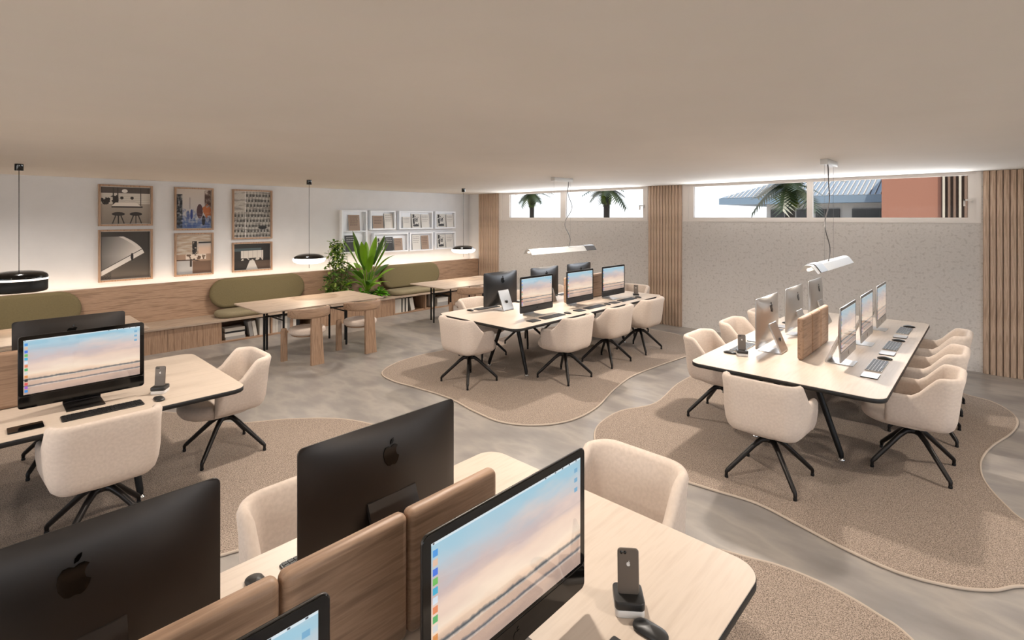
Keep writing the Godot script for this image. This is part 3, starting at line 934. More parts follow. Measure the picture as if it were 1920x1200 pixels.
func _desk(d: Dictionary, key: String) -> void:
	var root := thing("bench_desk", {"silver": "long pale desk with black edge carrying six silver computers", "palm": "long pale desk with black edge below the palm window", "bench": "long pale desk with black edge near the bench tables", "divider": "long pale desk with black edge and long oak divider"}[key], "desk", Vector3(d.x, 0.0125, (d.za + d.zb) * 0.5), 0.0, "four long bench desks")
	var w := 1.40
	var l: float = d.zb - d.za
	var s := ns()
	rslab(s, tf(0, 0.6935, 0), w, l, 0.10, 0.031, 0.002, 10, 1)
	fin(s, "edge", M.black_edge, root)
	s = ns()
	rslab(s, tf(0, 0.7225, 0), w - 0.003, l - 0.003, 0.10, 0.005, 0.001, 10, 1)
	fin(s, "top", M.desk_top, root)
	s = ns()
	box2(s, Vector3(-0.10, 0.6425, -l * 0.5 + 0.55), Vector3(-0.04, 0.6935, l * 0.5 - 0.55))
	box2(s, Vector3(0.04, 0.6425, -l * 0.5 + 0.55), Vector3(0.10, 0.6935, l * 0.5 - 0.55))
	fin(s, "beam", M.black_steel, root)
	for e in [-1, 1]:
		var z: float = e * (l * 0.5 - 0.64)
		s = ns()
		box(s, Vector3(0, 0.68, z), Vector3(0.30, 0.05, 0.09))
		fin(s, "bracket", M.black_steel, root)
		for sd in [-1, 1]:
			s = ns()
			tube(s, [Vector3(sd * 0.10, 0.69, z), Vector3(sd * 0.33, 0.055, z + e * 0.05), Vector3(sd * 0.335, 0.02, z + e * 0.052)], 0.027, 0.017, 10)
			var leg := fin(s, "leg", M.black_steel, root)
			s = ns()
			lathe(s, tf(sd * 0.335, 0.0, z + e * 0.052), [[0.026, 0.0], [0.028, 0.008], [0.014, 0.016], [0.010, 0.03]], 12)
			fin(s, "glide", M.chrome, leg)

func _divider(d: Dictionary, key: String) -> void:
	var root := thing("desk_divider", "three-panel oak desk divider standing on " + SHORT[key], "divider", Vector3(d.x, 0.74, 0), 0, "oak desk dividers")
	var w: float = (d.part[0] - d.part[1]) / 3.0
	for i in 3:
		var s := ns()
		# rounded on all edges, standing
		rslab(s, Transform3D(Basis.from_euler(Vector3(PI / 2, PI / 2, 0)), Vector3(-0.025, 0.1875, d.part[0] - w * (i + 0.5))), absf(w) - 0.003, 0.375, 0.022, 0.05, 0.022, 4, 4)
		fin(s, "panel", M.oak_z, root)

func _logo(s: SurfaceTool, x: Transform3D, sz: float, th := 0.0012) -> void:
	var p := PackedVector2Array()
	for q in [[0.0, 0.40], [0.13, 0.47], [0.28, 0.48], [0.41, 0.39], [0.31, 0.27], [0.27, 0.11], [0.32, -0.04], [0.44, -0.13], [0.38, -0.29], [0.27, -0.45], [0.15, -0.50], [0.0, -0.46], [-0.15, -0.50], [-0.28, -0.44], [-0.42, -0.20], [-0.46, 0.04], [-0.42, 0.27], [-0.30, 0.44], [-0.13, 0.46]]:
		p.append(Vector2(q[0], q[1]) * sz)
	extr(s, p, x, th)
	var l := PackedVector2Array()
	for q in [[0.0, 0.52], [0.02, 0.66], [0.10, 0.76], [0.22, 0.80], [0.20, 0.68], [0.12, 0.56]]:
		l.append(Vector2(q[0], q[1]) * sz)
	extr(s, l, x, th)

func _monitor(shell: String, stand: String, logo: String, chin: String) -> Node3D:
	# faces +z; y = 0 is the desk; screen glass at z = 0
	var o := proto()
	var w := 0.65; var y0 := 0.062; var y1 := 0.516
	var h := y1 - y0
	var s := ns()
	# back shell: thin at the rim, swelling to the middle
	var n := 22
	var rings := []
	sg(s, 1)
	var g := []
	for j in n + 1:
		var row := []
		for i in n + 1:
			var u := -1.0 + 2.0 * i / n; var v := -1.0 + 2.0 * j / n
			var k := pow((1.0 - pow(absf(u), 2.2)) * (1.0 - pow(absf(v), 2.2)), 0.75)
			var px := u * w * 0.5; var py := v * h * 0.5
			# round the corners
			var cr := 0.02
			var qx := absf(px) - (w * 0.5 - cr); var qy := absf(py) - (h * 0.5 - cr)
			if qx > 0 and qy > 0:
				var ln := sqrt(qx * qx + qy * qy)
				var f := maxf(qx, qy) / ln
				px = signf(px) * (w * 0.5 - cr + qx * f)
				py = signf(py) * (h * 0.5 - cr + qy * f)
			row.append(Vector3(px, y0 + h * 0.5 + py, -0.006 - 0.044 * k))
		g.append(row)
	for j in n:
		for i in n:
			quad(s, g[j][i + 1], g[j + 1][i + 1], g[j + 1][i], g[j][i])
	fin(s, "back_shell", M[shell], o)
	s = ns()
	rslab(s, Transform3D(Basis.from_euler(Vector3(PI / 2, 0, 0)), Vector3(0, y0 + h * 0.5, -0.0065)), w, h, 0.02, 0.0065, 0.0012, 5, 1)
	fin(s, "rim", M[shell], o)
	# glass front above the chin
	s = ns()
	var gy0 := y0 + 0.075
	rslab(s, Transform3D(Basis.from_euler(Vector3(PI / 2, 0, 0)), Vector3(0, (gy0 + y1) * 0.5, -0.001)), w - 0.004, y1 - gy0 - 0.004, 0.018, 0.0025, 0.001, 4, 1)
	fin(s, "bezel", M.bezel, o)
	s = ns()
	rslab(s, Transform3D(Basis.from_euler(Vector3(PI / 2, 0, 0)), Vector3(0, (y0 + gy0) * 0.5, -0.001)), w - 0.004, gy0 - y0 - 0.002, 0.016, 0.0022, 0.001, 4, 1)
	var ch := fin(s, "chin", M[chin], o)
	s = ns()
	_logo(s, Transform3D(Basis.IDENTITY, Vector3(0, (y0 + gy0) * 0.5 - 0.004, 0.0012)), 0.03)
	fin(s, "logo", M.logo_black, ch)
	s = ns()
	flat(s)
	var b := 0.026
	quad_uv(s, Vector3(-w * 0.5 + b, gy0 + b * 0.5, 0.0018), Vector3(-w * 0.5 + b, y1 - b, 0.0018), Vector3(w * 0.5 - b, y1 - b, 0.0018), Vector3(w * 0.5 - b, gy0 + b * 0.5, 0.0018))
	tag(fin(s, "screen", M.screen, o), "lit screen with sunset beach picture")
	s = ns()
	_logo(s, Transform3D(Basis.from_euler(Vector3(deg_to_rad(-8.6), PI, 0)), Vector3(0, y0 + h * 0.75, -0.0425)), 0.07, 0.003)
	fin(s, "logo", M[logo], o)
	# stand: bent plate
	var p := PackedVector2Array()
	for q in [[-0.035, 0.265], [-0.044, 0.27], [-0.052, 0.265], [-0.155, 0.02], [-0.158, 0.008], [-0.150, 0.0], [0.050, 0.0], [0.050, 0.005], [-0.138, 0.008], [-0.141, 0.016], [-0.045, 0.245]]:
		p.append(Vector2(q[0], q[1]))
	s = ns()
	# polygon is (z, y): turn it so that local x -> z and depth runs along x
	extr(s, p, Transform3D(Basis(Vector3(0, 0, 1), Vector3(0, 1, 0), Vector3(-1, 0, 0)), Vector3(0.10, 0, 0)), 0.20)
	var st := fin(s, "stand", M[stand], o)
	s = ns()
	lathe(s, Transform3D(Basis.from_euler(Vector3(deg_to_rad(-69.5), 0, 0)), Vector3(0, 0.12, -0.1205)), [[0.0, 0.0], [0.022, 0.0], [0.022, 0.0015], [0.0, 0.0015]], 16)
	fin(s, "cable_hole", M.logo_black, st)
	return o

func _keyboard(body: String, keys: String) -> Node3D:
	var o := proto()
	var s := ns()
	rslab(s, tf(0, 0, 0, 0, 1.2), 0.42, 0.115, 0.008, 0.008, 0.002, 3, 1)
	fin(s, "body", M[body], o)
	s = ns()
	for r in 5:
		for c in 19:
			if r == 4 and c > 3 and c < 9:
				if c == 4: box(s, Vector3(-0.2 + 6.0 * 0.0215 + 0.0065, 0.0095, 0.045 + 0.001), Vector3(0.100, 0.003, 0.0165))
				continue
			box(s, Vector3(-0.1935 + c * 0.0215, 0.0095 - (r - 2) * 0.0004, -0.043 + r * 0.0218), Vector3(0.0175, 0.003, 0.0175))
	var k := fin(s, "keys", M[keys], o)
	k.set_meta("kind", "stuff")
	return o
func _trackpad(body: String) -> Node3D:
	var o := proto()
	var s := ns()
	rslab(s, tf(0, 0, 0), 0.16, 0.115, 0.008, 0.007, 0.002, 3, 1)
	fin(s, "body", M.dark_plastic if body != "bezel" else M.bezel, o)
	s = ns()
	rslab(s, tf(0, 0.007, 0), 0.158, 0.113, 0.008, 0.0015, 0.0005, 3, 1)
	fin(s, "glass", M[body], o)
	return o
func _mouse(top: String) -> Node3D:
	var o := proto()
	for part in 2:
		var s := ns()
		var rings := []
		var steps := 7
		for j in steps:
			var t := float(j) / (steps - 1)
			var a := t * PI * 0.5
			var sc := cos(a) if part else lerpf(0.82, 1.0, minf(1.0, t * 2.0))
			var y := (0.008 + 0.017 * sin(a)) if part else 0.008 * t
			var ring := PackedVector3Array()
			for p in rrect(0.058 * maxf(sc, 0.03), 0.112 * maxf(sc, 0.03), 0.028 * maxf(sc, 0.03), 5):
				var yy := y - (0.006 * absf(p.y) / 0.056 if part else 0.0) * sin(a)
				ring.append(Vector3(p.x, yy, p.y))
			rings.append(ring)
		lofts(s, rings)
		fin(s, "shell" if part else "underside", M[top] if part else M.bezel, o)
	return o
func _dock() -> Array:
	var o := proto()
	var s := ns()
	rslab(s, tf(0, 0, 0), 0.092, 0.092, 0.014, 0.024, 0.004, 5, 2)
	fin(s, "foot", M.white_plastic, o)
	s = ns()
	rslab(s, tf(0, 0.024, 0), 0.094, 0.094, 0.014, 0.026, 0.004, 5, 2)
	fin(s, "top", M.dark_plastic, o)
	var p := proto()
	s = ns()
	rslab(s, Transform3D(Basis.from_euler(Vector3(deg_to_rad(84), 0, 0)), Vector3(0, 0.071, -0.008)), 0.068, 0.14, 0.011, 0.008, 0.003, 5, 2)
	fin(s, "body", M.phone_grey, p)
	s = ns()
	_logo(s, Transform3D(Basis.from_euler(Vector3(deg_to_rad(-6), 0, 0)), Vector3(0, 0.095, -0.0018)), 0.013)
	fin(s, "logo", M.white_plastic, p)
	s = ns()
	for x in [-0.022, -0.010]:
		lathe(s, Transform3D(Basis.from_euler(Vector3(deg_to_rad(84), 0, 0)), Vector3(x, 0.129, -0.0062)), [[0.0, 0.0], [0.005, 0.0], [0.0045, 0.0018], [0.0, 0.0018]], 10)
	fin(s, "camera_lens", M.bezel, p)
	return [o, p]

# ================================================================ tub chairs
func _tub_chair() -> Node3D:
	# faces -z; base centre at the origin
	var o := proto()
	# plan path of the shell: arm, back corner, back, corner, arm
	var path := []   # [point, normal]
	var hw := 0.285; var zb := 0.285; var cr := 0.13; var zf := -0.13
	for i in 7:
		path.append([Vector2(-hw, lerpf(zf, zb - cr, i / 6.0)), Vector2(-1, 0)])
	for i in range(1, 9):
		var a := PI + -PI * 0.5 * i / 8.0
		path.append([Vector2(-hw + cr + cos(a) * cr, zb - cr + sin(a) * cr), Vector2(cos(a), sin(a))])
	for i in range(1, 6):
		path.append([Vector2(lerpf(-hw + cr, hw - cr, i / 6.0), zb), Vector2(0, 1)])
	for i in range(0, 8):
		var a := PI * 0.5 - PI * 0.5 * i / 8.0
		path.append([Vector2(hw - cr + cos(a) * cr, zb - cr + sin(a) * cr), Vector2(cos(a), sin(a))])
	for i in range(0, 7):
		path.append([Vector2(hw, lerpf(zb - cr, zf, i / 6.0)), Vector2(1, 0)])
	var rings := []
	var last := path.size() - 1
	for i in range(-2, path.size() + 2):
		var q: Array = path[clampi(i, 0, last)]
		var p: Vector2 = q[0]
		var nm: Vector2 = q[1]
		var endk := 0.0
		if i < 0: endk = -i / 2.0
		if i > last: endk = (i - last) / 2.0
		p.x *= lerpf(1.05, 0.955, clampf((p.y + 0.13) / 0.41, 0, 1))
		p.y -= 0.022 * sin(endk * PI * 0.5)
		var t := smoothstep(0.0, 0.20, p.y)
		var top := lerpf(0.635, 0.80, t) + 0.006 * (1.0 - absf(nm.x))
		top -= 0.03 * (1.0 - cos(endk * PI * 0.5))
		var back := absf(nm.y) if p.y > 0 else 0.0
		var lean := 0.035 * back
		var shr := 0.026 * (1.0 - cos(endk * PI * 0.5))
		var prof := [[0.368, -0.120], [0.372, -0.085], [0.385, -0.050], [0.41, -0.026], [0.46, -0.010], [0.54, 0.0], [lerpf(0.54, top, 0.6), lean * 0.5], [top - 0.030, lean], [top - 0.010, lean - 0.008], [top, lean - 0.027], [top - 0.010, lean - 0.046], [top - 0.030, lean - 0.054], [lerpf(0.54, top, 0.5), lean * 0.4 - 0.056], [0.47, -0.060], [0.42, -0.065], [0.39, -0.10]]
		var ring := PackedVector3Array()
		for e in prof:
			var off: float = e[1]
			if off > -0.027: off = off - shr * clampf((off + 0.07) / 0.06, 0, 1)
			else: off = off + shr * clampf((-off - 0.0) / 0.06, 0, 1) * 0.5
			var w: Vector2 = p + nm * off
			ring.append(Vector3(w.x, e[0], w.y))
		rings.append(ring)
	var s := ns()
	lofts(s, rings)
	fin(s, "shell", M.cream_fabric, o)
	s = ns()
	rslab(s, tf(0, 0.362, -0.055), 0.50, 0.57, 0.22, 0.112, 0.05, 8, 4)
	fin(s, "seat", M.cream_fabric, o)
	s = ns()
	lathe(s, tf(0, 0, 0), [[0.10, 0.365], [0.10, 0.35], [0.032, 0.345], [0.03, 0.315], [0.045, 0.305], [0.045, 0.275], [0.0, 0.262]], 16)
	fin(s, "column", M.gunmetal, o)
	for k in 4:
		var dx := 0.2375 * (1 if k in [0, 3] else -1); var dz := 0.2375 * (1 if k < 2 else -1)
		s = ns()
		var dir := Vector3(dx, 0, dz).normalized()
		var rr := Vector3(dx, 0, dz).length()
		tube(s, [Vector3(0, 0.287, 0) + dir * 0.02, Vector3(0, 0.285, 0) + dir * 0.065, Vector3(0, 0.245, 0) + dir * 0.12, Vector3(0, 0.058, 0) + dir * (rr - 0.012), Vector3(0, 0.045, 0) + dir * rr, Vector3(0, 0.016, 0) + dir * rr], 0.025, 0.011, 8)
		var leg := fin(s, "leg", M.gunmetal, o)
		s = ns()
		lathe(s, tf(dx, 0, dz), [[0.013, 0.0], [0.014, 0.014], [0.0125, 0.018]], 10)
		fin(s, "foot", M.black_steel, leg)
	return o

func _chairs() -> void:
	protos.clear()
	var c := _tub_chair()
	# [x, z, facing degrees: 0 = towards the windows, label]
	var L := []
	var nth := ["third from the windows", "second from the windows", "nearest the windows"]
	var zs := [-5.17, -6.10, -7.03]
	for i in 3:
		L.append([-0.46, zs[i], 90.0, "cream tub chair, %s, at silver-monitor desk, side away from bench" % nth[i]])
		L.append([-1.98, zs[i], -90.0, "cream tub chair, %s, at silver-monitor desk, bench side" % nth[i]])
	L.append([-1.245, -4.21, 0.0, "cream tub chair at the end of silver-monitor desk, back to the long-divider desk"])
	zs = [-5.08, -6.03, -6.93]
	for i in 3:
		L.append([-3.88, zs[i], 90.0, "cream tub chair, %s, at palm-window desk, side away from bench" % nth[i]])
		L.append([-5.36, zs[i], -90.0, "cream tub chair, %s, at palm-window desk, bench side" % nth[i]])
	L.append([-4.64, -4.17, 0.0, "cream tub chair at the end of palm-window desk facing the windows"])
	L.append([-4.60, -7.86, 180.0, "cream tub chair at the end of palm-window desk with back to the windows"])
	L.append([-4.765, -1.49, 180.0, "cream tub chair at the end of the desk by bench tables"])
	L.append([-4.09, -0.57, 90.0, "cream tub chair by lit black computer at desk by bench tables"])
	L.append([-5.545, -0.54, -90.0, "cream tub chair on the bench side of desk by bench tables"])
	L.append([-1.30, -2.06, 180.0, "cream tub chair at the end of the long-divider desk"])
	L.append([-2.05, -1.03, -90.0, "cream tub chair on the bench side of the long-divider desk"])
	for e in L:
		var on_rug := 0.0 if e[0] == -2.05 else 0.0125
		place(c, "tub_chair", Vector3(e[0], on_rug, e[1]), deg_to_rad(e[2]), e[3], "chair", "cream tub chairs at the desks")
	for n in protos: n.free()
	protos.clear()

# ================================================================ bench tables and oak chairs
func _tables() -> void:
	var spots := [[-0.485, "farthest from the windows"], [-3.585, "with two oak chairs below the plants"], [-6.69, "nearest the window wall"]]
	for e in spots:
		var t := thing("dining_table", "thin pale oak table on black steel frames " + e[1], "table", Vector3(-7.575, 0, e[0]), 0, "tables along the bench")
		var s := ns()
		rslab(s, tf(0, 0.722, 0), 1.08, 1.87, 0.04, 0.018, 0.006, 6, 2)
		fin(s, "top", M.pale_oak_z, t)
		for k in [-1, 1]:
			for p in [[-0.42, 0.50], [0.155, 0.49], [-0.155, 0.64]]:
				s = ns()
				tube(s, [Vector3(p[0], 0.0, k * p[1]), Vector3(p[0], 0.722, k * p[1])], 0.016, -1, 10)
				fin(s, "leg", M.black_steel, t)
			s = ns()
			tube(s, [Vector3(-0.42, 0.52, k * 0.50), Vector3(0.155, 0.52, k * 0.49)], 0.011, -1, 8)
			fin(s, "crossbar", M.black_steel, t)
		s = ns()
		tube(s, [Vector3(-0.155, 0.55, 0.64), Vector3(-0.155, 0.55, -0.64)], 0.012, -1, 8)
		fin(s, "stretcher", M.black_steel, t)
	# three-legged oak chairs, built facing -x
	var labels := ["round-seated oak chair with wide slab rear leg, at table end towards the desks", "round-seated oak chair with wide slab rear leg, beside the plants' table end", "round-seated oak chair with slab rear leg at the window-wall table"]
	var at := [Vector3(-7.0, 0, -3.25), Vector3(-7.0, 0, -4.07), Vector3(-6.98, 0, -6.25)]
	for i in 3:
		var t := thing("oak_chair", labels[i], "chair", at[i], 0, "oak chairs at the bench tables")
		var s := ns()
		# slab rear leg leaning slightly
		var rings := []
		for e in [[0.0, 0.30, 0.092], [0.35, 0.275, 0.08], [0.63, 0.262, 0.070]]:
			var ring := PackedVector3Array()
			for p in rrect(0.055, e[2] * 2, 0.012, 3): ring.append(Vector3(e[1] + p.x, e[0], p.y))
			rings.append(ring)
		lofts(s, rings)
		fin(s, "leg", M.chair_oak_y, t)
		for sd in [-1, 1]:
			s = ns()
			rings = []
			for e in [[0.0, 0.045], [0.42, 0.042], [0.455, 0.03]]:
				var ring := PackedVector3Array()
				for p in rrect(0.05, e[1] * 2, 0.015, 3): ring.append(Vector3(-0.19 + p.x, e[0], sd * 0.245 + p.y))
				rings.append(ring)
			lofts(s, rings)
			fin(s, "leg", M.chair_oak_y, t)
		# curved back band
		rings = []
		for k in 25:
			var a := deg_to_rad(-82.0 + 164.0 * k / 24.0)
			var taper := 1.0 - 0.25 * pow(absf(k - 12.0) / 12.0, 4)
			var ring := PackedVector3Array()
			for p in rrect(0.05, 0.135 * taper, 0.02, 3):
				var r := 0.275 + p.x
				ring.append(Vector3(cos(a) * r, 0.693 + p.y, sin(a) * r))
			rings.append(ring)
		rings.reverse()
		s = ns()
		lofts(s, rings)
		fin(s, "backrest", M.chair_oak_z, t)
		s = ns()
		rslab(s, tf(0.0, 0.385, 0), 0.48, 0.49, 0.24, 0.085, 0.038, 8, 4)
		fin(s, "seat", M.cream_fabric, t)
		s = ns()
		rslab(s, tf(0.0, 0.365, 0), 0.40, 0.42, 0.2, 0.03, 0.005, 8, 1)
		fin(s, "seat_base", M.chair_oak_z, t)

# ================================================================ lamps
func _lamps() -> void:
	# disc pendants over the bench tables
	var k := 0
	for z in [-0.38, -3.71, -6.97]:
		var t := thing("disc_pendant", "black disc pendant lamp with glowing white underside " + ["with black drum, farthest from windows", "between the pictures and the plants", "in front of the magazine shelves"][k], "pendant lamp", Vector3(-7.93, CEIL, z), 0, "disc pendants over the bench tables")
		var y := 1.335 - CEIL
		var s := ns()
		lathe(s, tf(0, 0, 0), [[0.036, -0.075], [0.038, -0.072], [0.038, 0.0]], 16)
		fin(s, "ceiling_cap", M.lamp_black, t)
		s = ns()
		tube(s, [Vector3(0, -0.07, 0), Vector3(0, y - 0.14, 0)], 0.0035, -1, 6)
		fin(s, "cord", M.lamp_black, t)
		s = ns()
		var cap := [[0.230, 0.022], [0.224, 0.036], [0.20, 0.058], [0.15, 0.078], [0.08, 0.088], [0.0, 0.090]] if k else [[0.247, -0.012], [0.246, 0.008], [0.235, 0.030], [0.20, 0.052], [0.12, 0.066], [0.0, 0.070]]
		lathe(s, tf(0, y, 0), cap, 40)
		fin(s, "shade", M.lamp_black, t)
		s = ns()
		var bowl := [[0.0, -0.070], [0.10, -0.068], [0.18, -0.060], [0.228, -0.038], [0.246, -0.006], [0.244, 0.012], [0.230, 0.022]] if k else [[0.235, -0.034], [0.246, -0.032], [0.247, -0.012]]
		lathe(s, tf(0, y, 0), bowl, 40)
		tag(fin(s, "diffuser", M.glow_white, t), "glowing white underside")
		if k == 0:
			s = ns()
			lathe(s, tf(0, y, 0), [[0.0, -0.165], [0.215, -0.165], [0.234, -0.158], [0.243, -0.140], [0.243, -0.034], [0.0, -0.034]], 40)
			fin(s, "drum", M.lamp_matt, t)
		var l := OmniLight3D.new()
		l.name = "pendant_light"
		l.light_color = Color(1.0, 0.9, 0.78)
		l.light_energy = 0.22
		l.light_size = 0.12
		l.omni_range = 12.0
		l.omni_attenuation = 2.0
		l.shadow_enabled = true
		l.position = Vector3(0, y - 0.23, 0)
		t.add_child(l)
		k += 1
	# folded bar pendants over the desks
	for e in [[-4.74, -6.15, 0.79, 0.79, -0.66, "over the palm-window desk with dark sleeve at one end"], [-1.25, -6.2, 0.84, 0.84, 0.60, "over the silver-monitor desk with grey sleeve"]]:
		var t := thing("bar_pendant", "white folded metal bar pendant lamp " + e[5], "pendant lamp", Vector3(e[0], CEIL, e[1]), 0, "bar pendants over the desks")
		var s := ns()
		rslab(s, tf(0, -0.055, 0), 0.07, 0.46, 0.006, 0.055, 0.003, 3, 1)
		fin(s, "ceiling_box", M.lamp_white, t)
		var y := -1.06
		var L: float = e[2]
		for part in 2:
			var za := -L; var zc := L
			var off := 0.0
			if part == 1:
				za = e[4] - 0.13; zc = e[4] + 0.13; off = 0.006
			# folded sheet: steep flap, rounded ridge, long flap
			var mid := [Vector2(-0.075, -0.055), Vector2(-0.045, -0.005), Vector2(-0.03, 0.008), Vector2(-0.012, 0.012), Vector2(0.012, 0.010), Vector2(0.03, 0.0), Vector2(0.075, -0.065)]
			var poly := PackedVector2Array()
			for q in mid: poly.append(q + Vector2(q.x * 0.08, 0.004) + Vector2(signf(q.x), 1.0) * off)
			mid.reverse()
			for q in mid: poly.append(q + Vector2(signf(q.x), 1.0) * off * 0.75 - Vector2(0, 0.001))
			s = ns()
			extr(s, poly, Transform3D(Basis.IDENTITY, Vector3(0, y, za)), zc - za)
			fin(s, "shade" if part == 0 else "sleeve", M.lamp_white if part == 0 else M.lamp_grey, t)
		s = ns()
		tube(s, [Vector3(0, y - 0.028, -L + 0.01), Vector3(0, y - 0.028, L - 0.01)], 0.016, -1, 10)
		tag(fin(s, "light_tube", M.glow_tube, t), "glowing tube")
		for z in [-0.2, 0.2]:
			s = ns()
			tube(s, [Vector3(0, -0.05, z), Vector3(0, y + 0.012, z)], 0.0012, -1, 4)
			fin(s, "wire", M.lamp_grey, t)
		s = ns()
		var pts := []
		for i in 41:
			var q := i / 40.0
			pts.append(Vector3(0.02 + 0.015 * sin(q * 9.0), lerpf(-0.05, y + 0.012, q), (-0.13 if e[4] < 0 else 0.16) + sin(q * TAU * 1.75 + 0.4) * 0.10 * sin(q * PI)))
		tube(s, pts, 0.0055, -1, 6)
		fin(s, "cable", M.lamp_grey, t)
		var a := AreaLight3D.new()
		a.name = "bar_light"
		a.area_size = Vector2(0.03, L * 2 - 0.05)
		a.light_color = Color(1.0, 0.93, 0.85)
		a.light_energy = 0.5
		a.shadow_enabled = true
		a.position = Vector3(0, y - 0.07, 0)
		a.rotation_degrees = Vector3(-90, 0, 0)
		t.add_child(a)

# ================================================================ pictures and magazine boxes on the bench wall
func _pictures() -> void:
	var P := [
		[-1.345, -2.037, 2.51, 1.87, "photograph of people at a bright meeting table", _art.bind(0)],
		[-1.345, -2.037, 1.813, 1.008, "photograph of a figure on a curved white stair", _art.bind(1)],
		[-2.341, -2.925, 2.51, 1.787, "blue and orange painting of figures in a street", _art.bind(2)],
		[-2.341, -2.925, 1.738, 1.013, "picture of a beige lounge with hanging lamp", _art.bind(3)],
		[-3.231, -3.925, 2.51, 1.608, "photograph of stacked facade shelves", _art.bind(4)],
		[-3.231, -3.925, 1.55, 1.014, "photograph of a room with wide bright windows", _art.bind(5)]]
	var n := FastNoiseLite.new()
	n.seed = 9
	n.frequency = 0.05
	art_noise = n
	var i := 0
	for p in P:
		var w: float = p[0] - p[1]
		var h: float = p[2] - p[3]
		var t := thing("framed_picture", "oak framed " + p[4], "picture", Vector3(XW, p[3] + h * 0.5, (p[0] + p[1]) * 0.5), 0, "framed pictures above the bench")
		var s := ns()
		var b := 0.026
		for q in [[-w * 0.5, -h * 0.5, w * 0.5, -h * 0.5 + b], [-w * 0.5, h * 0.5 - b, w * 0.5, h * 0.5], [-w * 0.5, -h * 0.5 + b, -w * 0.5 + b, h * 0.5 - b], [w * 0.5 - b, -h * 0.5 + b, w * 0.5, h * 0.5 - b]]:
			box2(s, Vector3(0.0, q[1], q[0]), Vector3(0.045, q[3], q[2]))
		fin(s, "frame", M.oak_y, t)
		s = ns()
		box2(s, Vector3(0.0, -h * 0.5 + b, -w * 0.5 + b), Vector3(0.012, h * 0.5 - b, w * 0.5 - b))
		fin(s, "backing", M.paper, t)
		s = ns()
		flat(s)
		var pw := w * 0.5 - b - 0.008; var ph := h * 0.5 - b - 0.008
		quad_uv(s, Vector3(0.0135, -ph, pw), Vector3(0.0135, ph, pw), Vector3(0.0135, ph, -pw), Vector3(0.0135, -ph, -pw))
		fin(s, "print", _pic("print_%d" % i, 160, 176, p[5]), t)
		i += 1
	# white display boxes: [z0, z1, top, bottom, label]
	var B := [[-5.306, -5.903, 2.155, 1.245, "tall white display box with two levels behind the plants"], [-5.98, -6.622, 2.152, 1.733, "white display box holding a tan and a white magazine"], [-6.72, -7.684, 2.152, 1.73, "wide white display box holding three white magazines"], [-7.757, -8.40, 2.152, 1.73, "upper white display box next to the window wall corner"], [-6.06, -6.97, 1.655, 1.222, "wide white display box with dark magazines behind the leaves"], [-7.008, -7.684, 1.65, 1.215, "white display box holding a white and a tan magazine low down"], [-7.757, -8.40, 1.645, 1.225, "lower white display box next to the window wall corner"]]
	for e in B:
		var t := thing("display_box", e[4], "wall shelf", Vector3(XW, 0, 0), 0, "white display boxes on the bench wall")
		var s := ns()
		var d := 0.10
		var b := 0.03
		for q in [[e[0], e[2], e[1], e[2] - b], [e[0], e[3] + b, e[1], e[3]], [e[0], e[2] - b, e[0] - b, e[3] + b], [e[1] + b, e[2] - b, e[1], e[3] + b]]:
			box2(s, Vector3(0, minf(q[1], q[3]), minf(q[0], q[2])), Vector3(d, maxf(q[1], q[3]), maxf(q[0], q[2])))
		fin(s, "frame", M.white_paint, t)
		s = ns()
		box2(s, Vector3(0, e[3] + b, e[1] + b), Vector3(0.012, e[2] - b, e[0] - b))
		fin(s, "back_panel", M.white_paint, t)
		if e[0] > -5.4:
			s = ns()
			box2(s, Vector3(0.012, 1.70, e[1] + b), Vector3(d, 1.72, e[0] - b))
			fin(s, "shelf", M.white_paint, t)
	# magazines leaning in the boxes: [px left, px right, base height, height, cover, label]
	var G := [[653, 676, 1.7205, 0.34, "cover_tan", "tan magazine alone in the upper level of the tall display box"], [647, 668, 1.2755, 0.35, "cover_dark", "black magazine in the lower level of the tall display box"],
		[698.5, 720, 1.7635, 0.28, "cover_tan", "tan magazine beside a white one in upper display box"], [720.5, 738, 1.7635, 0.33, "cover_white", "white magazine beside the tan one in upper display box"],
		[755, 771, 1.7605, 0.26, "cover_white", "small white magazine in the wide upper display box"], [772, 789, 1.7605, 0.33, "cover_photo", "white magazine with black spine in the wide upper display box"], [790, 806, 1.7605, 0.32, "cover_white", "plain white magazine at corner end of the wide upper box"],
		[819, 836.5, 1.7605, 0.33, "cover_photo", "black and white photo magazine in upper corner display box"], [837, 851, 1.7605, 0.32, "cover_white", "plain white magazine in upper corner display box"],
		[706.5, 721.5, 1.2525, 0.30, "cover_photo", "black and white magazine behind the leaves in the wide lower box"], [722, 738.5, 1.2525, 0.31, "cover_dark", "dark grey magazine in the wide lower display box"], [739, 756, 1.2525, 0.28, "cover_tan", "tan magazine beside the dark grey one in wide lower box"],
		[773, 789.5, 1.2455, 0.35, "cover_white", "white magazine beside a tan one in lower display box"], [790, 805, 1.2455, 0.33, "cover_tan", "tan magazine beside the white one in lower display box"],
		[820, 835.5, 1.2555, 0.33, "cover_photo", "black and white magazine in lower corner display box"], [836, 851, 1.2555, 0.33, "cover_white", "plain white magazine in lower corner display box"]]
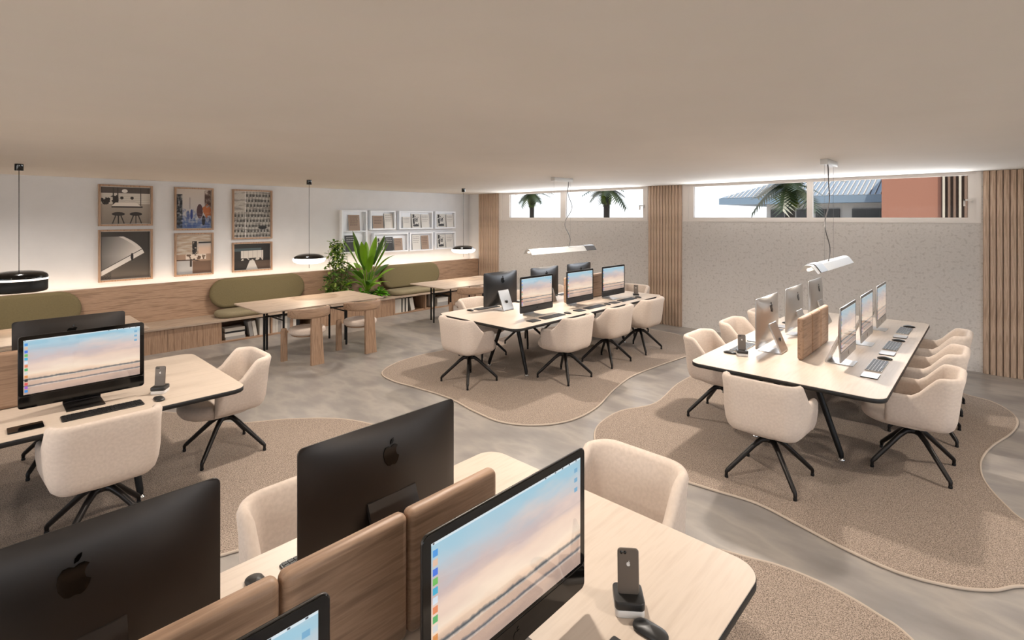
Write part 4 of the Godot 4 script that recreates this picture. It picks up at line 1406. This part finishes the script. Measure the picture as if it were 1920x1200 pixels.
	for e in G:
		var za := on_x(e[0], 450, XW + 0.06).z
		var zc := on_x(e[1], 450, XW + 0.06).z
		var t := thing("magazine", e[5], "magazine", Vector3(XW + 0.062, e[2], (za + zc) * 0.5), 0, "magazines in the display boxes")
		t.rotation.z = deg_to_rad(6)
		var w: float = (za - zc) * 0.5 - 0.012
		var s := ns()
		box2(s, Vector3(-0.008, 0.001, -w), Vector3(0, e[3], w))
		fin(s, "pages", M.paper, t)
		s = ns()
		flat(s)
		quad_uv(s, Vector3(0.001, 0.001, w), Vector3(0.001, e[3], w), Vector3(0.001, e[3], -w), Vector3(0.001, 0.001, -w))
		fin(s, "cover", M[e[4]], t)

var art_noise: FastNoiseLite
func _art(u: float, v: float, k: int) -> Color:
	var n := art_noise.get_noise_2d(u * 160, v * 160)
	var n2 := art_noise.get_noise_2d(u * 40 + 300, v * 300)
	match k:
		0:
			var c := Color(0.70, 0.66, 0.61).lerp(Color(0.52, 0.48, 0.44), v)
			if v < 0.16: c = Color(0.30, 0.27, 0.25)
			elif v < 0.45: c = Color(0.78, 0.75, 0.71) * (1.0 if fmod(v * 20, 1.0) > 0.2 else 0.85)
			for x in [0.24, 0.33, 0.8]:
				if absf(u - x) < 0.012 and v < 0.5: c = Color(0.22, 0.2, 0.19)
			if Vector2((u - 0.47) / 0.06, (v - 0.1) / 0.05).length() < 1: c = Color(0.85, 0.83, 0.8)
			for q in [[0.29, 0.37, 0.09, 0.13], [0.08, 0.38, 0.09, 0.09]]:
				if Vector2((u - q[0]) / q[2], (v - q[1]) / q[3]).length() < 1.0 + n: c = Color(0.13, 0.11, 0.10)
			for q in [0.41, 0.62]:
				if Vector2((u - q) / 0.035, (v - 0.29) / 0.04).length() < 1: c = Color(0.15, 0.13, 0.12)
				elif Vector2((u - q) / 0.07, (v - 0.39) / 0.07).length() < 1: c = Color(0.75, 0.72, 0.69)
			if v > 0.42 and v < 0.52 and absf(u - 0.5) < 0.22 + (v - 0.42) * 0.8: c = Color(0.86, 0.83, 0.79)
			if v > 0.52 and v < 0.555 and absf(u - 0.52) < 0.32: c = Color(0.14, 0.12, 0.11)
			for q in [0.34, 0.70]:
				if Vector2((u - q) / 0.13, (v - 0.73) / 0.05).length() < 1: c = Color(0.16, 0.14, 0.13)
				for off in [-0.1, 0.0, 0.1]:
					if v > 0.75 and absf(u - q - off * (v - 0.6) * 3.0) < 0.012: c = Color(0.15, 0.13, 0.12)
			return c
		1:
			var c := Color(0.21, 0.195, 0.18).lerp(Color(0.42, 0.38, 0.34), clampf(v * 1.3 - 0.5 + (1 - u) * 0.1, 0, 1))
			var arc := 0.88 - pow((v - 0.52) / 0.45, 2) * 0.5
			var low := 0.92 - u * 0.52
			if u < arc and v < low and v > 0.10:
				var l := clampf(0.44 + u * 0.55 - absf(v - 0.5) * 0.25, 0, 1)
				c = Color(l, l * 0.97, l * 0.94)
				if u > arc - 0.10: c = Color(0.80, 0.78, 0.76)
				if v > low - 0.10: c = Color(0.82, 0.80, 0.78)
				if absf(v - low + 0.11) < 0.008: c = Color(0.3, 0.28, 0.27)
			if v > low + 0.02 and v > 0.82 and u < 0.2 and fmod((v + u * 0.4) * 40, 1.0) < 0.4: c = Color(0.12, 0.11, 0.1)
			if Vector2((u - 0.62) / 0.028, (v - 0.54) / 0.08).length() < 1: c = Color(0.07, 0.06, 0.06)
			return c
		2:
			var c := Color(0.74, 0.70, 0.66).lerp(Color(0.66, 0.66, 0.68), v)
			c = c.lerp(Color(0.16, 0.27, 0.50), clampf((v - 0.55) * 2.2 + n * 0.8, 0, 0.85))
			if u < 0.16 and v > 0.12: c = c.lerp(Color(0.06, 0.09, 0.12), clampf(0.9 + n - u * 2.0, 0, 1))
			if u > 0.80: c = c.lerp(Color(0.24, 0.15, 0.12), clampf((0.5 - absf(v - 0.25)) * 1.8 + n, 0, 1))
			if Vector2((u - 0.88) / 0.16, (v - 0.55) / 0.13).length() < 1.0 + n: c = Color(0.66, 0.38, 0.20)
			if Vector2((u - 0.66) / 0.09, (v - 0.56) / 0.19).length() < 1.0: c = Color(0.26, 0.15, 0.17)
			if Vector2((u - 0.42) / 0.035, (v - 0.64) / 0.13).length() < 1: c = Color(0.12, 0.2, 0.46)
			if Vector2((u - 0.32) / 0.04, (v - 0.66) / 0.12).length() < 1: c = Color(0.28, 0.33, 0.5)
			if absf(u - 0.37) < 0.02 and v < 0.5 and v > 0.2: c = c.lerp(Color(0.5, 0.48, 0.47), 0.6)
			if Vector2((u - 0.77) / 0.05, (v - 0.80) / 0.13).length() < 1: c = Color(0.03, 0.03, 0.06)
			return c.lerp(Color(0.8, 0.8, 0.82), clampf(n2 * 0.7, 0, 0.3) * (1.0 if v > 0.6 else 0.0))
		3:
			var c := Color(0.62, 0.54, 0.46).lerp(Color(0.75, 0.72, 0.68), clampf(0.5 + n2, 0, 1))
			if v > 0.5: c = Color(0.60, 0.50, 0.42)
			if u > 0.62 and v > 0.18 and v < 0.5: c = Color(0.80, 0.70, 0.62).lerp(Color(0.5, 0.6, 0.7), clampf(0.35 - v, 0, 1) * 3)
			if u > 0.62 and v > 0.18 and v < 0.22: c = Color(0.10, 0.10, 0.10)
			if u > 0.44 and u < 0.58 and v > 0.16 and v < 0.5: c = Color(0.10, 0.08, 0.07) if n > -0.25 else Color(0.6, 0.55, 0.5)
			if v > 0.5 and v < 0.64 and u > 0.25 and u < 0.85: c = Color(0.82, 0.77, 0.72) if n > -0.1 else Color(0.35, 0.28, 0.22)
			if absf(v - 0.645 - maxf(u - 0.5, 0) * 0.25) < 0.012: c = Color(0.16, 0.11, 0.09)
			if u < 0.45 and v > 0.66: c = Color(0.66, 0.66, 0.66)
			if u > 0.45 and v > 0.68: c = Color(0.40, 0.31, 0.25)
			if absf(u - 0.4) < 0.03 and v > 0.62 and v < 0.82: c = Color(0.2, 0.16, 0.13)
			return c
		4:
			var r := fmod(v * 9.0, 1.0)
			var c := Color(0.66, 0.64, 0.61) if r < 0.5 else Color(0.36, 0.35, 0.335)
			c = c.lerp(Color(0.78, 0.77, 0.75) if fmod(u * 11.0 + floor(v * 9.0) * 0.37, 1.0) < 0.55 else Color(0.14, 0.135, 0.13), 0.55 if r > 0.5 and n > -0.15 else 0.15)
			if u < 0.3 and v < 0.45: c = Color(0.70, 0.68, 0.65) * (0.92 if fmod((u + v) * 14, 1.0) < 0.1 else 1.0)
			if absf(u - 0.30) < 0.012: c = Color(0.86, 0.85, 0.84)
			if Vector2((u - 0.78) / 0.12, (v - 0.79) / 0.04).length() < 1: c = Color(0.06, 0.06, 0.06)
			return c.lerp(Color(0.25, 0.24, 0.23), clampf(n2, 0, 0.4))
		_:
			var c := Color(0.10, 0.095, 0.09)
			if v > 0.16 and v < 0.28 and u < 0.75: c = Color(0.24, 0.30, 0.32)
			if v > 0.26 and v < 0.64 and u > 0.18 and u < 0.80: c = Color(0.76, 0.74, 0.71) * (0.8 if fmod(u * 8.0, 1.0) < 0.08 else 1.0)
			if v > 0.55 and v < 0.66 and n > -0.1: c = Color(0.08, 0.07, 0.06)
			if v > 0.66: c = Color(0.30, 0.24, 0.20) if u > 0.55 else Color(0.13, 0.11, 0.10)
			if v > 0.64 and absf(u - 0.48) < 0.06 + (v - 0.64) * 0.3: c = Color(0.72, 0.71, 0.70)
			return c

# ================================================================ plants
func _leaf_mesh(len: float, wid: float, bend: float, fold: float) -> ArrayMesh:
	# blade along +y from the origin, bending towards +z
	var s := ns()
	sg(s, 1)
	var n := 9
	var rows := []
	for i in n + 1:
		var t := float(i) / n
		var a := bend * t * t
		var c := Vector3(0, len * (t - 0.18 * bend * t * t * t), len * a * 0.5)
		var w := wid * pow(sin(PI * clampf(t * 0.93 + 0.06, 0, 1)), 0.7) * 0.5
		rows.append([c + Vector3(-w, 0, w * fold), c + Vector3(-w * 0.5, 0, w * fold * 0.4), c, c + Vector3(w * 0.5, 0, w * fold * 0.4), c + Vector3(w, 0, w * fold)])
	for i in n:
		for k in 4:
			quad(s, rows[i][k], rows[i + 1][k], rows[i + 1][k + 1], rows[i][k + 1])
	s.generate_normals()
	return s.commit()

func _plants() -> void:
	var r := RandomNumberGenerator.new()
	r.seed = 5
	var yb := 0.37
	# broad-leaved plant
	var t := thing("broad_leaf_plant", "tall bright green plant with long paddle leaves on the bench", "plant", Vector3(-9.22, yb, -5.52), 0)
	_pot(t, 0.14, 0.11)
	var blades := [_leaf_mesh(0.66, 0.15, 0.25, 0.35), _leaf_mesh(0.55, 0.14, 0.8, 0.35), _leaf_mesh(0.45, 0.13, 1.25, 0.3)]
	for i in 26:
		var yaw := TAU * i * 0.382 + r.randf_range(-0.2, 0.2)
		var up := 0.30 + 0.30 * (1.0 - i / 26.0) + r.randf_range(-0.05, 0.05)
		if i > 17: up = r.randf_range(0.10, 0.28)
		var tilt := r.randf_range(4, 16) if i < 12 else r.randf_range(18, 42)
		var v: int = 0 if i < 11 else (1 if i < 19 else 2)
		var b := Basis.from_euler(Vector3(0, yaw, 0)) * Basis.from_euler(Vector3(deg_to_rad(tilt), 0, 0))
		var off := b * Vector3(0, 0, 0)
		var top := Vector3(0, 0.1, 0) + b * Vector3(0, up, 0)
		var s := ns()
		tube(s, [Vector3(0.02 * cos(yaw), 0.08, 0.02 * sin(yaw)), top], 0.011, 0.007, 5)
		var st := fin(s, "stalk", M.leaf, t)
		var o := inst(blades[v], "leaf", M.leaf if i % 4 else M.leaf_dark, t)
		o.transform = Transform3D(b * Basis.from_euler(Vector3(deg_to_rad(6), 0, 0)) * Basis.from_scale(Vector3.ONE * r.randf_range(0.85, 1.08)), top)
	# small-leaved climber on canes
	t = thing("small_leaf_plant", "slender plant with fine pale green leaves on upright canes", "plant", Vector3(-9.22, yb, -4.88), 0)
	_pot(t, 0.14, 0.11)
	for c in [[-0.05, 0.06, 1.10], [0.05, -0.05, 0.95], [0.0, 0.14, 1.0], [0.04, -0.13, 0.8]]:
		var s := ns()
		tube(s, [Vector3(c[0] * 0.4, 0.09, c[1] * 0.4), Vector3(c[0], c[2] * 0.5, c[1]), Vector3(c[0] * 1.3, c[2], c[1] * 1.4)], 0.008, 0.004, 5)
		fin(s, "cane", M.stem, t)
	var small := _leaf_mesh(0.085, 0.042, 0.8, 0.3)
	for set_ in 2:
		var mm := MultiMesh.new()
		mm.transform_format = MultiMesh.TRANSFORM_3D
		mm.mesh = small
		mm.instance_count = 420
		for i in 420:
			var h := pow(r.randf(), 1.25)
			var rad := lerpf(0.26, 0.10, h) * sqrt(r.randf())
			var a := r.randf() * TAU
			var clump := 0.05 * sin(h * 30.0 + a * 2.0)
			var p := Vector3(cos(a) * (rad + clump), 0.12 + h * 1.06, sin(a) * (rad + clump) * 1.15)
			mm.set_instance_transform(i, Transform3D(Basis.from_euler(Vector3(r.randf_range(0.6, 2.2), r.randf() * TAU, 0)) * Basis.from_scale(Vector3.ONE * r.randf_range(0.7, 1.3)), p))
		var mi := MultiMeshInstance3D.new()
		mi.name = "foliage"
		mi.multimesh = mm
		mi.material_override = M.leaf_small if set_ == 0 else M.leaf_dark
		mi.set_meta("kind", "stuff")
		t.add_child(mi, true)
	# low bushes round the stems
	var bl := _leaf_mesh(0.13, 0.075, 0.9, 0.3)
	var spots := [[-9.08, -5.28, 0.15, "between the two tall plants"], [-9.10, -5.72, 0.14, "next to the far seat cushion"], [-9.05, -5.05, 0.12, "under the fine-leaved plant"]]
	for e in spots:
		t = thing("low_bush", "low bright green leafy bush " + e[3], "plant", Vector3(e[0], yb, e[1]), 0, "low bushes on the bench")
		_pot(t, 0.08, 0.07)
		for i in 60:
			var a := TAU * i * 0.382
			var el := lerpf(0.15, 1.45, sqrt(r.randf()))
			var o := inst(bl, "leaf", M.bush if i % 5 else M.leaf_dark, t)
			var b := Basis.from_euler(Vector3(0, a, 0)) * Basis.from_euler(Vector3(el, 0, 0))
			o.transform = Transform3D(b * Basis.from_scale(Vector3.ONE * r.randf_range(0.7, 1.15)), Vector3(0, 0.07, 0) + b * Vector3(0, e[2] * r.randf_range(0.15, 0.8), 0))
func _pot(t: Node3D, rad: float, h: float) -> void:
	var s := ns()
	lathe(s, tf(0, 0, 0), [[rad * 0.85, 0.0], [rad, h], [rad * 0.92, h], [rad * 0.90, h - 0.015], [0.0, h - 0.015]], 24)
	var p := fin(s, "pot", M.pot, t)
